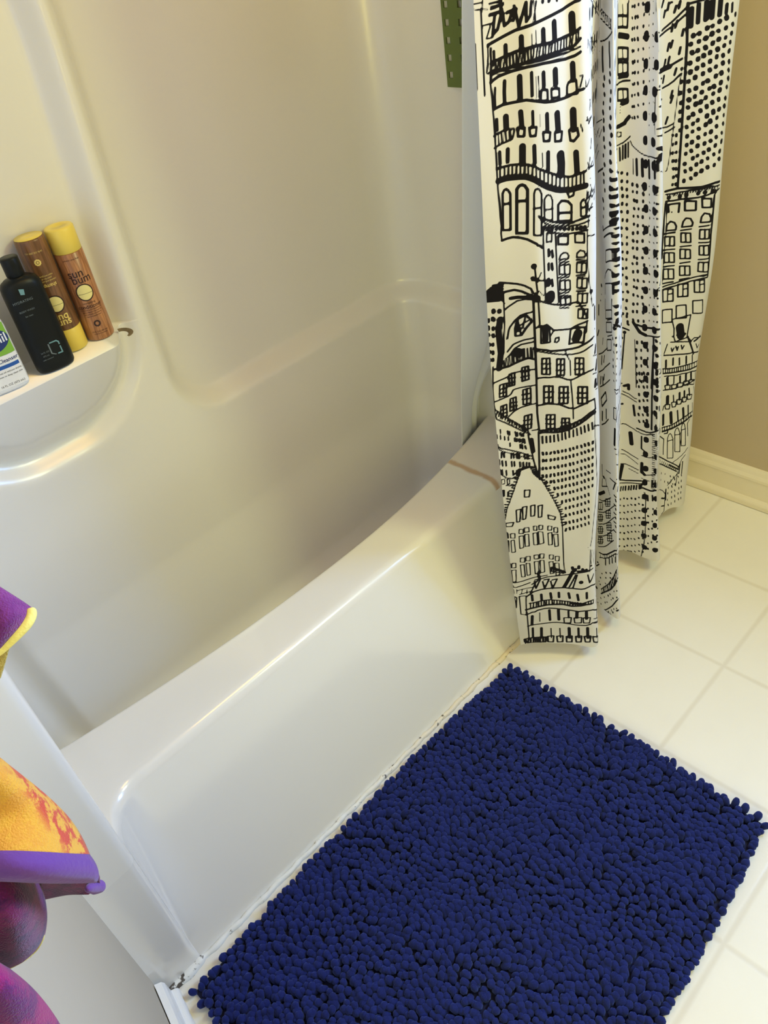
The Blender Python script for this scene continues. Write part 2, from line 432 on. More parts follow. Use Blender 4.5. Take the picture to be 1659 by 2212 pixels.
M_yink = mat('yellow_ink', (.86, .68, .22), rough=.5)
M_pale = mat('pale_yellow_ink', (.88, .80, .36), rough=.5)
SH = 1.0013
def tube_bottle(name, loc, label, wood_m, ink, th, kind):
    b = thing(name, loc, label, 'bottle')
    R_ = .0278; H = .226; hc = .047
    lathe('body', [(R_-.004, 0), (R_-.001, .0008), (R_, .004), (R_, H-hc-.001), (R_-.0012, H-hc)], wood_m, b)
    lathe('cap', [(R_-.0012, H-hc), (R_-.0002, H-hc+.0008), (R_-.0002, H-.003), (R_-.002, H-.0006), (R_-.004, H), (.010, H), (.0095, H-.0008), (.001, H-.0008)], M_yel, b)
    r = R_ + .0003
    if kind == 'conditioner':
        wrap('brand_writing', [T_('sun', .0225, -.0045, .1400, 0, .0002), T_('bum', .0225, .0035, .1275, 0, .0002)], r, ink, b, th)
        wrap('badge_outline', [(*ring_verts(.0150, .0174), 0, .1015, 0)], r+.0001, ink, b, th, 'dark ring round the yellow badge')
        wrap('badge', [(*disc_verts(.0152, .0152), 0, .1015, 0)], r, M_pale, b, th, 'plain yellow round badge')
        wrap('badge_line', [(*poly_verts([(-.0150, -.0003), (.0150, -.0003), (.0150, .0003), (-.0150, .0003)]), 0, .099, 0)], r+.0002, ink, b, th)
        wrap('product_writing', [T_('revitalizing', .0060, 0, .0800), T_('conditioner', .0108, 0, .0722, 0, .0001)] + [T_(t, .0036, 0, z) for t, z in (('moisturizes and strengthens hair', .066), ('with a blend of coconut oil', .0615), ('and extracts for softness', .057), ('vegan and gluten free', .0525))], r, ink, b, th)
        wrap('seal', [(*ring_verts(.0035, .0068, 48, wav=.06), 0, .036, 0)], r, ink, b, th)
        wrap('volume_writing', [T_('10 FL OZ (300 mL)', .0042, 0, .019), T_('made for the beach', .0036, 0, .0145)], r, ink, b, th)
        wrap('slogan_writing', [T_('protect your hair', .0045, -.002, H-hc-.011)], r, ink, b, th)
    else:
        wrap('brand_writing', [T_('sun', .0205, -.003, .1640, 0, .0003), T_('bum', .0205, .003, .1525, 0, .0003)], r, ink, b, th)
        wrap('badge_outline', [(*ring_verts(.0150, .0174), 0, .124, 0)], r+.0001, M_ink, b, th, 'dark ring round the yellow badge')
        wrap('badge', [(*disc_verts(.0152, .0152), 0, .124, 0)], r, M_pale, b, th, 'plain yellow round badge')
        wrap('badge_line', [(*poly_verts([(-.0150, -.0003), (.0150, -.0003), (.0150, .0003), (-.0150, .0003)]), 0, .126, 0)], r+.0002, M_ink, b, th)
    return b
cond = tube_bottle('conditioner_bottle', (-1.067, .7645, SH), 'light woodgrain conditioner bottle with yellow cap on top, nearest the right end of the shelf', M_wood_l, M_ink, math.radians(-19), 'conditioner')
sham = tube_bottle('shampoo_bottle', (-1.1265, .768, SH+.2265), 'dark woodgrain bottle standing upside down on its yellow cap behind the black bottle', M_wood_d, M_yink, math.radians(204), 'shampoo')
sham.rotation_euler = (math.pi, 0, 0)
# foot of the upside-down bottle (now its top) is a yellow disc, with lettering read the other way up
lathe('foot_disc', [(.0262, 0), (.0262, -.0007), (.005, -.0007), (.004, -.0002), (.001, -.0002)], M_yel, sham)
wrap('back_writing', [T_('shampoo', .010, .0, .087, 0, .0001)] + [T_(t, .0042, 0, z, 0) for t, z in (('cleanses and softens hair', .078), ('good for all hair', .073), ('vegan and gluten free', .068))], .0281, M_yink, sham, math.radians(204))
wrap('slogan_writing', [T_('10 FL OZ (300 mL)', .0042, 0, .0225, 0)], .0281, M_yink, sham, math.radians(204))
wrap('seal', [(*ring_verts(.0032, .0062, 48, wav=.06), 0, .041, 0), (*disc_verts(.0022, .0022, 12), 0, .041, 0)], .0281, M_yink, sham, math.radians(204))

M_black = mat('black_plastic', (.008, .010, .010), rough=.38, spec=.22)
M_teal = mat('teal_ink', (.16, .33, .36), rough=.5)
M_grey = mat('grey_ink', (.16, .20, .21), rough=.5)
bb = thing('body_wash_bottle', (-1.190, .7255, SH), 'black oval bottle with small black cap standing upright left of the woodgrain bottles', 'bottle')
def oval_rows(prof, seg=48, p=2.5):
    rows = []
    for a, b_, z in prof:
        r = []
        for j in range(seg):
            t = 2*math.pi*j/seg; c, s = math.cos(t), math.sin(t)
            r.append((a*math.copysign(abs(c)**(2/p), c), b_*math.copysign(abs(s)**(2/p), s), z))
        rows.append(r)
    return rows
grid_obj('body', oval_rows([(.029, .017, 0), (.0345, .0215, .001), (.0368, .0235, .006), (.0372, .024, .02), (.0372, .024, .16), (.0360, .0232, .170), (.032, .021, .177), (.024, .0175, .1815), (.015, .0145, .183), (.0142, .0142, .186)]), M_black, bb, closed=True, caps=True)
lathe('cap', [(.0155, .186), (.0163, .187), (.0163, .218), (.0155, .2195), (.001, .2195)], M_black, bb)
fnb = lambda x, z: (x, -.0243 - 0*z if abs(x) < .02 else -.0243 + (abs(x)-.02)**2*8, z)
flat('label_writing', [T_('HYDRATING', .0065, -.012, .146), T_('BODY WASH', .0048, -.012, .128), T_('for men', .0045, -.012, .118)], fnb, M_grey, bb)
flat('small_logo', [(*poly_verts([(-.004, -.005), (.003, -.007), (.005, .003), (-.004, .006)]), -.007, .163, 0)], fnb, M_teal, bb)
def brack(s):
    return [(*poly_verts([(-.014, -.0015), (.010, -.0015), (.0135, .002), (.0135, .005), (.010, .0015), (-.014, .0015)]), 0, 0, 0)]
flat('square_logo', [(*poly_verts([(-.006, .013), (.008, .013), (.012, .009), (.012, .003), (.0095, .003), (.0095, .008), (.007, .0105), (-.006, .0105)]), .006, .045, 0),
                     (*poly_verts([(.0095, .000), (.012, .000), (.012, -.014), (.002, -.014), (.002, -.0115), (.0095, -.0115)]), .006, .045, 0)], fnb, M_teal, bb)
flat('square_logo_shade', [(*poly_verts([(-.010, .011), (-.0075, .011), (-.0075, -.008), (.000, -.013), (-.003, -.013), (-.010, -.009)]), .006, .045, 0)] + [T_('16 FL OZ', .0042, -.014, .043), T_('473 mL', .0042, -.014, .036), T_('with menthol', .0038, -.013, .029)], fnb, M_grey, bb)
bb.rotation_euler = (0, 0, math.radians(-8))

M_white = mat('white_plastic', (.86, .85, .83), rough=.3)
M_navy = mat('navy_ink', (.012, .035, .16), rough=.4)
M_green = mat('green_ink', (.22, .46, .045), rough=.4)
M_blue = mat('blue_ink', (.015, .10, .38), rough=.4)
M_wink = mat('white_ink', (.85, .87, .88), rough=.4)
M_text = mat('black_ink', (.03, .03, .04), rough=.5)
ce = thing('face_cleanser_bottle', (-1.2925, .738, SH), 'white cleanser bottle with green and navy label at the left end of the shelf', 'bottle')
grid_obj('body', oval_rows([(.040, .020, 0), (.0445, .0245, .001), (.0460, .0255, .006), (.0465, .026, .02), (.0465, .026, .115), (.0445, .025, .132), (.036, .0225, .146), (.022, .018, .153), (.0145, .0145, .156), (.014, .014, .162)], p=3.2), M_white, ce, closed=True, caps=True)
lathe('pump_collar', [(.0165, .160), (.017, .161), (.017, .176), (.015, .178), (.006, .179), (.006, .196), (.001, .196)], M_white, ce)
tube('pump_spout', [(0, 0, .196), (-.004, -.006, .201), (-.014, -.02, .202), (-.024, -.034, .196)], [.009, .0075, .006, .0045], M_white, ce)
fnc = lambda x, z: (x, -.0263 + (max(0, abs(x)-.022))**2*9, z)
k_ = .0425
flat('label_panel', [(*poly_verts([(-k_, .070), (k_, .070), (k_, .128), (-k_, .128)]), 0, 0, 0)], fnc, M_green, ce, 'green label panel')
fnc2 = lambda x, z: (x, fnc(x, z)[1]-.0003, z)
fnc3 = lambda x, z: (x, fnc(x, z)[1]-.0006, z)
ell = [(k_*1.0*math.cos(t*math.pi/20), .100+.0235*math.sin(t*math.pi/20)) for t in range(40)]
flat('label_ellipse', [(*poly_verts(ell), 0, 0, 0)], fnc2, M_navy, ce, 'navy ellipse on the green label')
flat('brand_writing', [T_('Cetaphil', .0235, 0, .1005, 0, .0003)], fnc3, M_wink, ce, 'white lettering')
flat('label_lower', [(*poly_verts([(-k_, .008), (k_, .008), (k_, .0695), (-k_, .0695)]), 0, 0, 0)], fnc, M_white, ce)
flat('product_writing', [T_('Daily Facial Cleanser', .0105, -.001, .0600, 0, .00015)], fnc2, M_navy, ce)
flat('blue_band', [(*poly_verts([(-k_, .0455), (k_-.002, .0455), (k_-.002, .0525), (-k_, .0525)]), 0, 0, 0)], fnc2, M_blue, ce, 'blue band')
flat('small_writing', [T_('Removes excess oil without drying', .0047, .0075, .039), T_('Clinically proven to deep clean skin', .0047, .0065, .032), T_('16 FL OZ (473 mL)', .0058, .014, .014)], fnc2, M_text, ce)
ce.rotation_euler = (0, 0, math.radians(-10))
# shade of the hollow at the shelf's right end, laid on as a dark crescent
gr = []
for i in range(15):
    a = math.radians(-95 + 175*i/14)
    gr.append([tl((-1.043+.020*math.cos(a)*q, .716+.028*math.sin(a)*q + (1-q)*.010, 1.0022+.004*(q > .8))) for q in (1.0, .82, .58)])
sg = grid_obj('shelf_hollow_shade', gr, M_recess_shade, TUB); sg['label'] = 'dark crescent painted as the shaded hollow at the right end of the shelf'

# ---------------------------------------------------------------- green perforated mat on the end wall
M_gmat = mat('olive_green_rubber', (.115, .165, .035), rough=.45, noise=.06, noise_scale=20)
gm = bmesh.new()
GY0, GY1, GZ0 = .332, .560, 1.252
GX = XR - .006
ys = [GY0, GY1]; ncol, nrow = 6, 15
px_ = (GY1-GY0)/ncol; pz_ = .0338
holes = []
def quad_hole(y0, y1, z0, z1, hy, hz):
    cy, cz = (y0+y1)/2 + .0065, (z0+z1)/2
    h = [(cy-hy, cz-hz), (cy+hy, cz-hz), (cy+hy, cz+hz), (cy-hy, cz+hz)]; o = [(y0, z0), (y1, z0), (y1, z1), (y0, z1)]
    for x in (0, 1):
        pass
    vo = [[gm.verts.new((GX - .0035*k, a, b)) for a, b in o] for k in (0, 1)]
    vh = [[gm.verts.new((GX - .0035*k, a, b)) for a, b in h] for k in (0, 1)]
    for i in range(4):
        j = (i+1) % 4
        gm.faces.new((vo[1][i], vo[1][j], vh[1][j], vh[1][i])); gm.faces.new((vo[0][j], vo[0][i], vh[0][i], vh[0][j]))
        gm.faces.new((vh[1][i], vh[1][j], vh[0][j], vh[0][i]))
for a in range(ncol):
    for b in range(nrow):
        quad_hole(GY0+a*px_, GY0+(a+1)*px_, GZ0+.008+b*pz_, GZ0+.008+(b+1)*pz_, .0055, .0065)
box_bm(gm, GX-.0035, GX, GY0, GY1, GZ0, GZ0+.008); box_bm(gm, GX-.0035, GX, GY0, GY1, GZ0+.008+nrow*pz_, GZ0+.02+nrow*pz_)
bmesh.ops.remove_doubles(gm, verts=list(gm.verts), dist=1e-5)
tag(bm_obj('shower_mat', gm, M_gmat), 'olive green rubber mat with square holes hung on the tub end wall', 'bath mat')

# ---------------------------------------------------------------- blue chenille rug
M_rug = mat('royal_blue_chenille', (.012, .022, .16), rough=.9, spec=.2, sheen=.35, bump=.5, bump_scale=500)
_, X, Y, Z = obj_xyz(M_rug)
nz = nd(M_rug, 'ShaderNodeTexNoise'); nz.inputs['Scale'].default_value = 55; nz.inputs['Detail'].default_value = 3
M_rug.node_tree.links.new(_, nz.inputs['Vector'])
M_rug.node_tree.links.new(mix_rgb(M_rug, nz.outputs['Fac'], (.004, .007, .062), (.012, .022, .165)), bsdf(M_rug).inputs['Base Color'])
bsdf(M_rug).inputs['Sheen Tint'].default_value = (.25, .35, 1, 1)
M_rugb = mat('navy_backing', (.008, .012, .06), rough=.9)
rug = thing('bath_rug', (-1.14, -.225, 0), 'royal blue chenille noodle bath rug lying on the tile floor along the tub', 'rug')
RX0, RX1, RY0, RY1 = -1.652, -.640, -.590, .104
# slight skew to match the way it lies
def rugp(u, v):  # u along the tub 0..1, v across 0..1
    x = RX0 + (RX1-RX0)*u + .012*(v-.5)*u; y = RY0 + (RY1-RY0)*v + .030*u**5*(1-v) + .016*math.sin(math.pi*u)*v
    return x, y
bmr = bmesh.new(); n_ = 12
c4 = [rugp(i/40, 0) for i in range(41)] + [rugp(1 - i/40, 1) for i in range(41)]
lo = [bmr.verts.new((x+1.14, y+.225, .0005)) for x, y in c4]; hi = [bmr.verts.new((x+1.14, y+.225, .006)) for x, y in c4]
bmr.faces.new(lo[::-1]); bmr.faces.new(hi)
for i in range(len(c4)): bmr.faces.new((lo[i], lo[(i+1) % len(c4)], hi[(i+1) % len(c4)], hi[i]))
bm_obj('backing', bmr, M_rugb, rug)
def make_pile():
    rng = np.random.default_rng(7)
    nu, nv = 84, 57
    seg = 7
    prof = [(.6, 0.0), (.95, .22), (1.02, .50), (.92, .76), (.60, .94)]
    V = []; F = []
    base = 0
    ring = [(math.cos(2*math.pi*j/seg), math.sin(2*math.pi*j/seg)) for j in range(seg)]
    for a in range(nu):
        for b in range(nv):
            u = (a+.5+.5*(b % 2)-.25)/nu; v = (b+.5)/nv
            x, y = rugp(u, v); x += rng.normal(0, .0022); y += rng.normal(0, .0022)
            L = .0215*rng.uniform(.8, 1.15); r = .0078*rng.uniform(.88, 1.14)
            # direction: mostly upright, matted in patches, splaying out at the rug's edge
            k = 6.0
            tx = .55*math.sin(x*23+y*11+1.3)+.35*math.sin(y*41-x*9)+rng.normal(0, .30)
            ty = .55*math.cos(y*19-x*13)+.35*math.sin(x*37+y*17)+rng.normal(0, .30)
            eu = max(0, (abs(u-.5)-.485)/.015); ev = max(0, (abs(v-.5)-.475)/.025)
            tx = tx*(1-.8*min(1, eu)) + math.copysign(1.1*eu, u-.5); ty = ty*(1-.8*min(1, ev)) + math.copysign(1.0*ev, v-.5)
            d = np.array([tx, ty, 1.15]); d /= np.linalg.norm(d)
            if y > .095 and d[1] > .12: d[1] = .12; d /= np.linalg.norm(d)
            e1 = np.cross(d, [0.3, .9, .1]); e1 /= np.linalg.norm(e1); e2 = np.cross(d, e1)
            p0 = np.array([x+1.14, y+.225, .0045+r*.4])
            for pr, h in prof:
                c = p0 + d*(L*h)
                c[2] = max(c[2], r*pr*.9+.0015)
                for cj, sj in ring: V.append(c + e1*(r*pr*cj) + e2*(r*pr*sj))
            V.append(p0 + d*L*1.02)
            n = len(prof)
            for i in range(n-1):
                for j in range(seg):
                    F.append((base+i*seg+j, base+i*seg+(j+1) % seg, base+(i+1)*seg+(j+1) % seg, base+(i+1)*seg+j))
            for j in range(seg): F.append((base+(n-1)*seg+j, base+(n-1)*seg+(j+1) % seg, base+n*seg))
            base += n*seg+1
    V = np.array(V); V[:, 2] = np.maximum(V[:, 2], .0008)
    o = link('pile', mesh('pile', V, F), M_rug, rug)
    o['kind'] = 'stuff'
make_pile()

# ---------------------------------------------------------------- towel on the left wall
TOWEL = {}; EDGE = {}
#TOWELDATA
TOWEL['upper'] = [[(-1.64,-0.36,1.433),(-1.633,-0.37,1.413),(-1.628,-0.39,1.403),(-1.624,-0.395,1.394),(-1.621,-0.395,1.386)],[(-1.648,-0.36,1.417),(-1.64,-0.38,1.407),(-1.635,-0.405,1.403),(-1.63,-0.405,1.395),(-1.626,-0.4,1.385)],[(-1.661,-0.36,1.393),(-1.65,-0.38,1.388),(-1.645,-0.405,1.393),(-1.639,-0.405,1.388),(-1.632,-0.4,1.382)],[(-1.681,-0.35,1.345),(-1.667,-0.37,1.355),(-1.658,-0.4,1.377),(-1.65,-0.4,1.378),(-1.643,-0.395,1.374)]]
TOWEL['upper_back'] = [[(-1.659,-0.34,1.359),(-1.647,-0.35,1.356),(-1.635,-0.36,1.354),(-1.633,-0.36,1.35)],[(-1.668,-0.34,1.342),(-1.658,-0.35,1.34),(-1.647,-0.36,1.341),(-1.642,-0.36,1.338)],[(-1.687,-0.33,1.3),(-1.677,-0.34,1.311),(-1.663,-0.35,1.318),(-1.649,-0.355,1.326)]]
TOWEL['printed'] = [[(-1.689,-0.37,1.361),(-1.685,-0.38,1.34),(-1.681,-0.39,1.322),(-1.677,-0.4,1.31),(-1.677,-0.39,1.298)],[(-1.699,-0.38,1.347),(-1.691,-0.4,1.339),(-1.684,-0.42,1.331),(-1.674,-0.41,1.297),(-1.671,-0.395,1.268)],[(-1.713,-0.38,1.32),(-1.702,-0.39,1.307),(-1.694,-0.405,1.292),(-1.675,-0.42,1.28),(-1.667,-0.4,1.239)],[(-1.727,-0.38,1.294),(-1.714,-0.395,1.289),(-1.7,-0.42,1.288),(-1.678,-0.43,1.27),(-1.668,-0.41,1.225)],[(-1.735,-0.39,1.285),(-1.722,-0.4,1.276),(-1.705,-0.43,1.286),(-1.685,-0.44,1.267),(-1.671,-0.42,1.218)]]
TOWEL['hem'] = [[(-1.735,-0.39,1.285),(-1.722,-0.4,1.276),(-1.705,-0.43,1.286),(-1.685,-0.44,1.267),(-1.671,-0.42,1.219)],[(-1.738,-0.395,1.283),(-1.725,-0.405,1.274),(-1.707,-0.438,1.289),(-1.688,-0.448,1.27),(-1.671,-0.425,1.214)],[(-1.742,-0.395,1.275),(-1.729,-0.405,1.266),(-1.711,-0.438,1.281),(-1.691,-0.448,1.262),(-1.673,-0.425,1.203)],[(-1.744,-0.39,1.268),(-1.731,-0.4,1.259),(-1.712,-0.43,1.271),(-1.693,-0.438,1.247),(-1.674,-0.418,1.192)]]
TOWEL['under'] = [[(-1.743,-0.36,1.231),(-1.726,-0.37,1.218),(-1.708,-0.39,1.216),(-1.69,-0.4,1.201),(-1.677,-0.405,1.186),(-1.672,-0.405,1.175)],[(-1.75,-0.35,1.211),(-1.732,-0.36,1.197),(-1.714,-0.37,1.183),(-1.698,-0.38,1.169),(-1.684,-0.395,1.17),(-1.673,-0.4,1.16)],[(-1.76,-0.34,1.184),(-1.741,-0.35,1.171),(-1.719,-0.36,1.155),(-1.706,-0.37,1.152),(-1.691,-0.38,1.152),(-1.682,-0.395,1.154)]]
TOWEL['lobe'] = [[(-1.739,-0.38,1.254),(-1.721,-0.41,1.263),(-1.708,-0.42,1.253),(-1.703,-0.41,1.227),(-1.703,-0.39,1.191)],[(-1.75,-0.38,1.232),(-1.729,-0.42,1.256),(-1.714,-0.44,1.259),(-1.708,-0.43,1.232),(-1.707,-0.405,1.189)],[(-1.762,-0.38,1.209),(-1.739,-0.42,1.236),(-1.723,-0.44,1.24),(-1.716,-0.43,1.214),(-1.714,-0.405,1.174)],[(-1.776,-0.38,1.182),(-1.752,-0.41,1.202),(-1.735,-0.43,1.212),(-1.726,-0.42,1.187),(-1.721,-0.405,1.164)],[(-1.792,-0.37,1.144),(-1.766,-0.39,1.161),(-1.747,-0.41,1.18),(-1.737,-0.41,1.171),(-1.731,-0.4,1.155)]]
TOWEL['low'] = [[(-1.755,-0.42,1.269),(-1.746,-0.44,1.261),(-1.739,-0.45,1.245),(-1.738,-0.45,1.231),(-1.738,-0.445,1.218)],[(-1.768,-0.43,1.251),(-1.754,-0.45,1.247),(-1.741,-0.465,1.244),(-1.735,-0.465,1.233),(-1.735,-0.455,1.208)],[(-1.784,-0.43,1.22),(-1.767,-0.45,1.222),(-1.746,-0.47,1.228),(-1.737,-0.465,1.206),(-1.736,-0.455,1.179)],[(-1.8,-0.43,1.188),(-1.78,-0.45,1.189),(-1.756,-0.47,1.195),(-1.742,-0.465,1.171),(-1.74,-0.455,1.141)],[(-1.822,-0.43,1.147),(-1.801,-0.45,1.147),(-1.773,-0.465,1.148),(-1.755,-0.465,1.126),(-1.75,-0.455,1.087)]]
EDGE['upper'] = [(-1.621,-0.397,1.388),(-1.622,-0.4,1.386),(-1.626,-0.403,1.385),(-1.633,-0.403,1.383),(-1.638,-0.402,1.381),(-1.645,-0.4,1.378),(-1.65,-0.4,1.378)]
EDGE['under'] = [(-1.682,-0.392,1.156),(-1.687,-0.388,1.158),(-1.693,-0.382,1.159),(-1.699,-0.376,1.158),(-1.706,-0.372,1.156)]
EDGE['lobe'] = [(-1.716,-0.407,1.172),(-1.721,-0.407,1.165),(-1.73,-0.403,1.157),(-1.737,-0.408,1.167),(-1.744,-0.41,1.174),(-1.75,-0.41,1.18)]
def towel_mat(name, a, b, lo, hi, scale, detail=6):
    m = mat(name, a, rough=.95, spec=.1, sheen=.3)
    o3, X, Y, Z = obj_xyz(m)
    n = nd(m, 'ShaderNodeTexNoise'); n.inputs['Scale'].default_value = scale; n.inputs['Detail'].default_value = detail; n.inputs['Roughness'].default_value = .7
    m.node_tree.links.new(o3, n.inputs['Vector'])
    m.node_tree.links.new(mix_rgb(m, smooth_step(m, n.outputs['Fac'], lo, hi), a, b), bsdf(m).inputs['Base Color'])
    n2 = nd(m, 'ShaderNodeTexNoise'); n2.inputs['Scale'].default_value = 900; n2.inputs['Detail'].default_value = 1
    m.node_tree.links.new(o3, n2.inputs['Vector'])
    bp = nd(m, 'ShaderNodeBump'); bp.inputs['Strength'].default_value = .6; bp.inputs['Distance'].default_value = .0015
    m.node_tree.links.new(n2.outputs['Fac'], bp.inputs['Height']); m.node_tree.links.new(bp.outputs[0], bsdf(m).inputs['Normal'])
    return m
M_tp = towel_mat('purple_terry', (.13, .018, .17), (.24, .045, .26), .35, .7, 30)
M_tm = towel_mat('magenta_terry', (.33, .022, .17), (.13, .02, .15), .44, .60, 26)
M_tl = towel_mat('plum_terry', (.17, .018, .13), (.075, .015, .10), .45, .6, 60)
M_hem = mat('purple_hem', (.13, .035, .30), rough=.8, sheen=.2, bump=.3, bump_scale=300)
M_ty = mat('yellow_binding', (.86, .76, .24), rough=.8, bump=.3, bump_scale=400)
M_tol = towel_mat('olive_yellow_terry', (.42, .33, .08), (.62, .52, .16), .4, .6, 40)
M_tpr = towel_mat('golden_terry_print', (.80, .42, .055), (.62, .07, .045), .45, .53, 75)
# the coral motif covers only the right-hand part of the golden fold
_, X, Y, Z = obj_xyz(M_tpr)
mixn = [n for n in M_tpr.node_tree.nodes if n.type == 'MIX'][0]
fac_src = mixn.inputs[0].links[0].from_socket
side = math_node(M_tpr, 'MULTIPLY', fac_src, 1.0)
motif = smooth_step(M_tpr, math_node(M_tpr, 'ADD', X, math_node(M_tpr, 'MULTIPLY', math_node(M_tpr, 'SUBTRACT', .33, Z), .06)), .040, .047)
M_tpr.node_tree.links.new(math_node(M_tpr, 'MULTIPLY', side, math_node(M_tpr, 'ADD', math_node(M_tpr, 'MULTIPLY', motif, .85), .15)), mixn.inputs[0])
tw = thing('beach_towel', (-1.72, -.28, .95), 'purple, magenta and golden printed beach towel with yellow edging hanging at the left wall', 'towel')
def tlw(v): return (v[0]+1.72, v[1]+.28, v[2]-.95)
def towel_part(name, key, m, thick, label=None):
    rows = [[tlw((max(p[0], LW0.x+(p[1]-LW0.y)*(LW1.x-LW0.x)/(LW1.y-LW0.y)+.008+.004*i), p[1], p[2])) for p in r] for i, r in enumerate(TOWEL[key])]
    o = grid_obj(name, rows, m, tw)
    sb = o.modifiers.new('soft', 'SUBSURF'); sb.levels = 3; sb.render_levels = 3; sb.boundary_smooth = 'PRESERVE_CORNERS'
    so = o.modifiers.new('thick', 'SOLIDIFY'); so.thickness = thick*.8; so.offset = 0
    if label: o['label'] = label
    return o
towel_part('purple_corner', 'upper', M_tp, .005, 'purple corner of the towel')
towel_part('corner_lining', 'upper_back', M_tol, .004, 'olive yellow underside')
towel_part('printed_fold', 'printed', M_tpr, .006, 'golden fold with coral print')
towel_part('hem_band', 'hem', M_hem, .006, 'plain purple hem band')
towel_part('fold_underside', 'under', M_tl, .005, 'dark plum underside')
towel_part('plum_fold', 'lobe', M_tl, .006, 'plum rounded fold')
towel_part('magenta_fold', 'low', M_tm, .006, 'magenta lowest fold')
def strip(name, pts, r, m, label):
    o = tube(name, [tlw(p) for p in pts], r, m, tw, seg=8); o['label'] = label
    s = o.modifiers.new('soft', 'SUBSURF'); s.levels = 2; s.render_levels = 2
strip('corner_binding', EDGE['upper'], .0034, M_ty, 'yellow edging')
strip('fold_binding', EDGE['under'], .0016, M_ty, 'thin yellow edging')
strip('plum_binding', EDGE['lobe'], .0018, M_ty, 'thin yellow edging')
tip = [TOWEL['hem'][0][-1], TOWEL['hem'][3][-1], TOWEL['under'][1][-1], TOWEL['under'][2][-1]]
o = tube('hem_corner', [tlw((tip[1][0]-.008, tip[1][1]+.003, tip[1][2]-.005)), tlw((tip[2][0]-.004, tip[2][1], tip[2][2]+.002)), tlw((tip[2][0], tip[2][1], tip[2][2]-.002)), tlw((tip[3][0], tip[3][1], tip[3][2]))], [.003, .005, .005, .0025], M_hem, tw)
sb = o.modifiers.new('soft', 'SUBSURF'); sb.levels = 2; sb.render_levels = 2

# ---------------------------------------------------------------- shower rod, liner, curtain
M_chrome = mat('chrome', (.8, .8, .8), rough=.12, metal=1)
rod = tube('shower_rod', [(LW0.x-.0, .06, 1.985), (XF, .06, 1.985)], .0125, M_chrome, seg=20)
tag(rod, 'chrome shower curtain rod above the tub', 'rod')
M_liner = mat('white_liner_vinyl', (.84, .87, .93), rough=.35)
M_liner.node_tree.nodes['Principled BSDF'].inputs['Subsurface Weight'].default_value = 0
KZ = [(1.972, -.392, .150), (1.72, -.384, .27), (1.46, -.374, .330), (1.03, -.366, .381), (.60, -.356, .440), (.425, -.349, .4615), (.30, -.345, .476)]
def linz(z):
    for a, b in zip(KZ, KZ[1:]):
        if z >= b[0]-1e-6:
            t = (a[0]-z)/(a[0]-b[0]); return a[1]+(b[1]-a[1])*t, a[2]+(b[2]-a[2])*t
rows = []
for i in range(90):
    z = 1.972 + (.30-1.972)*i/89; x0, y0 = linz(z); r = []
    for j in range(60):
        t = j/59; w = .009*(1-math.cos(2*math.pi*max(0, t-.42)*4))
        r.append((x0 + (-.188-x0)*t, y0 + (.055 - .115*sst((z-.46)/.3)*(1-sst((z-1.45)/.3)))*t + w*(.6+.4*t), z))
    rows.append(r)
o = grid_obj('shower_liner', rows, M_liner); s_ = o.modifiers.new('thick', 'SOLIDIFY'); s_.thickness = .0012; s_.offset = 0
tag(o, 'plain white shower liner hanging inside the tub behind the printed curtain', 'shower liner')
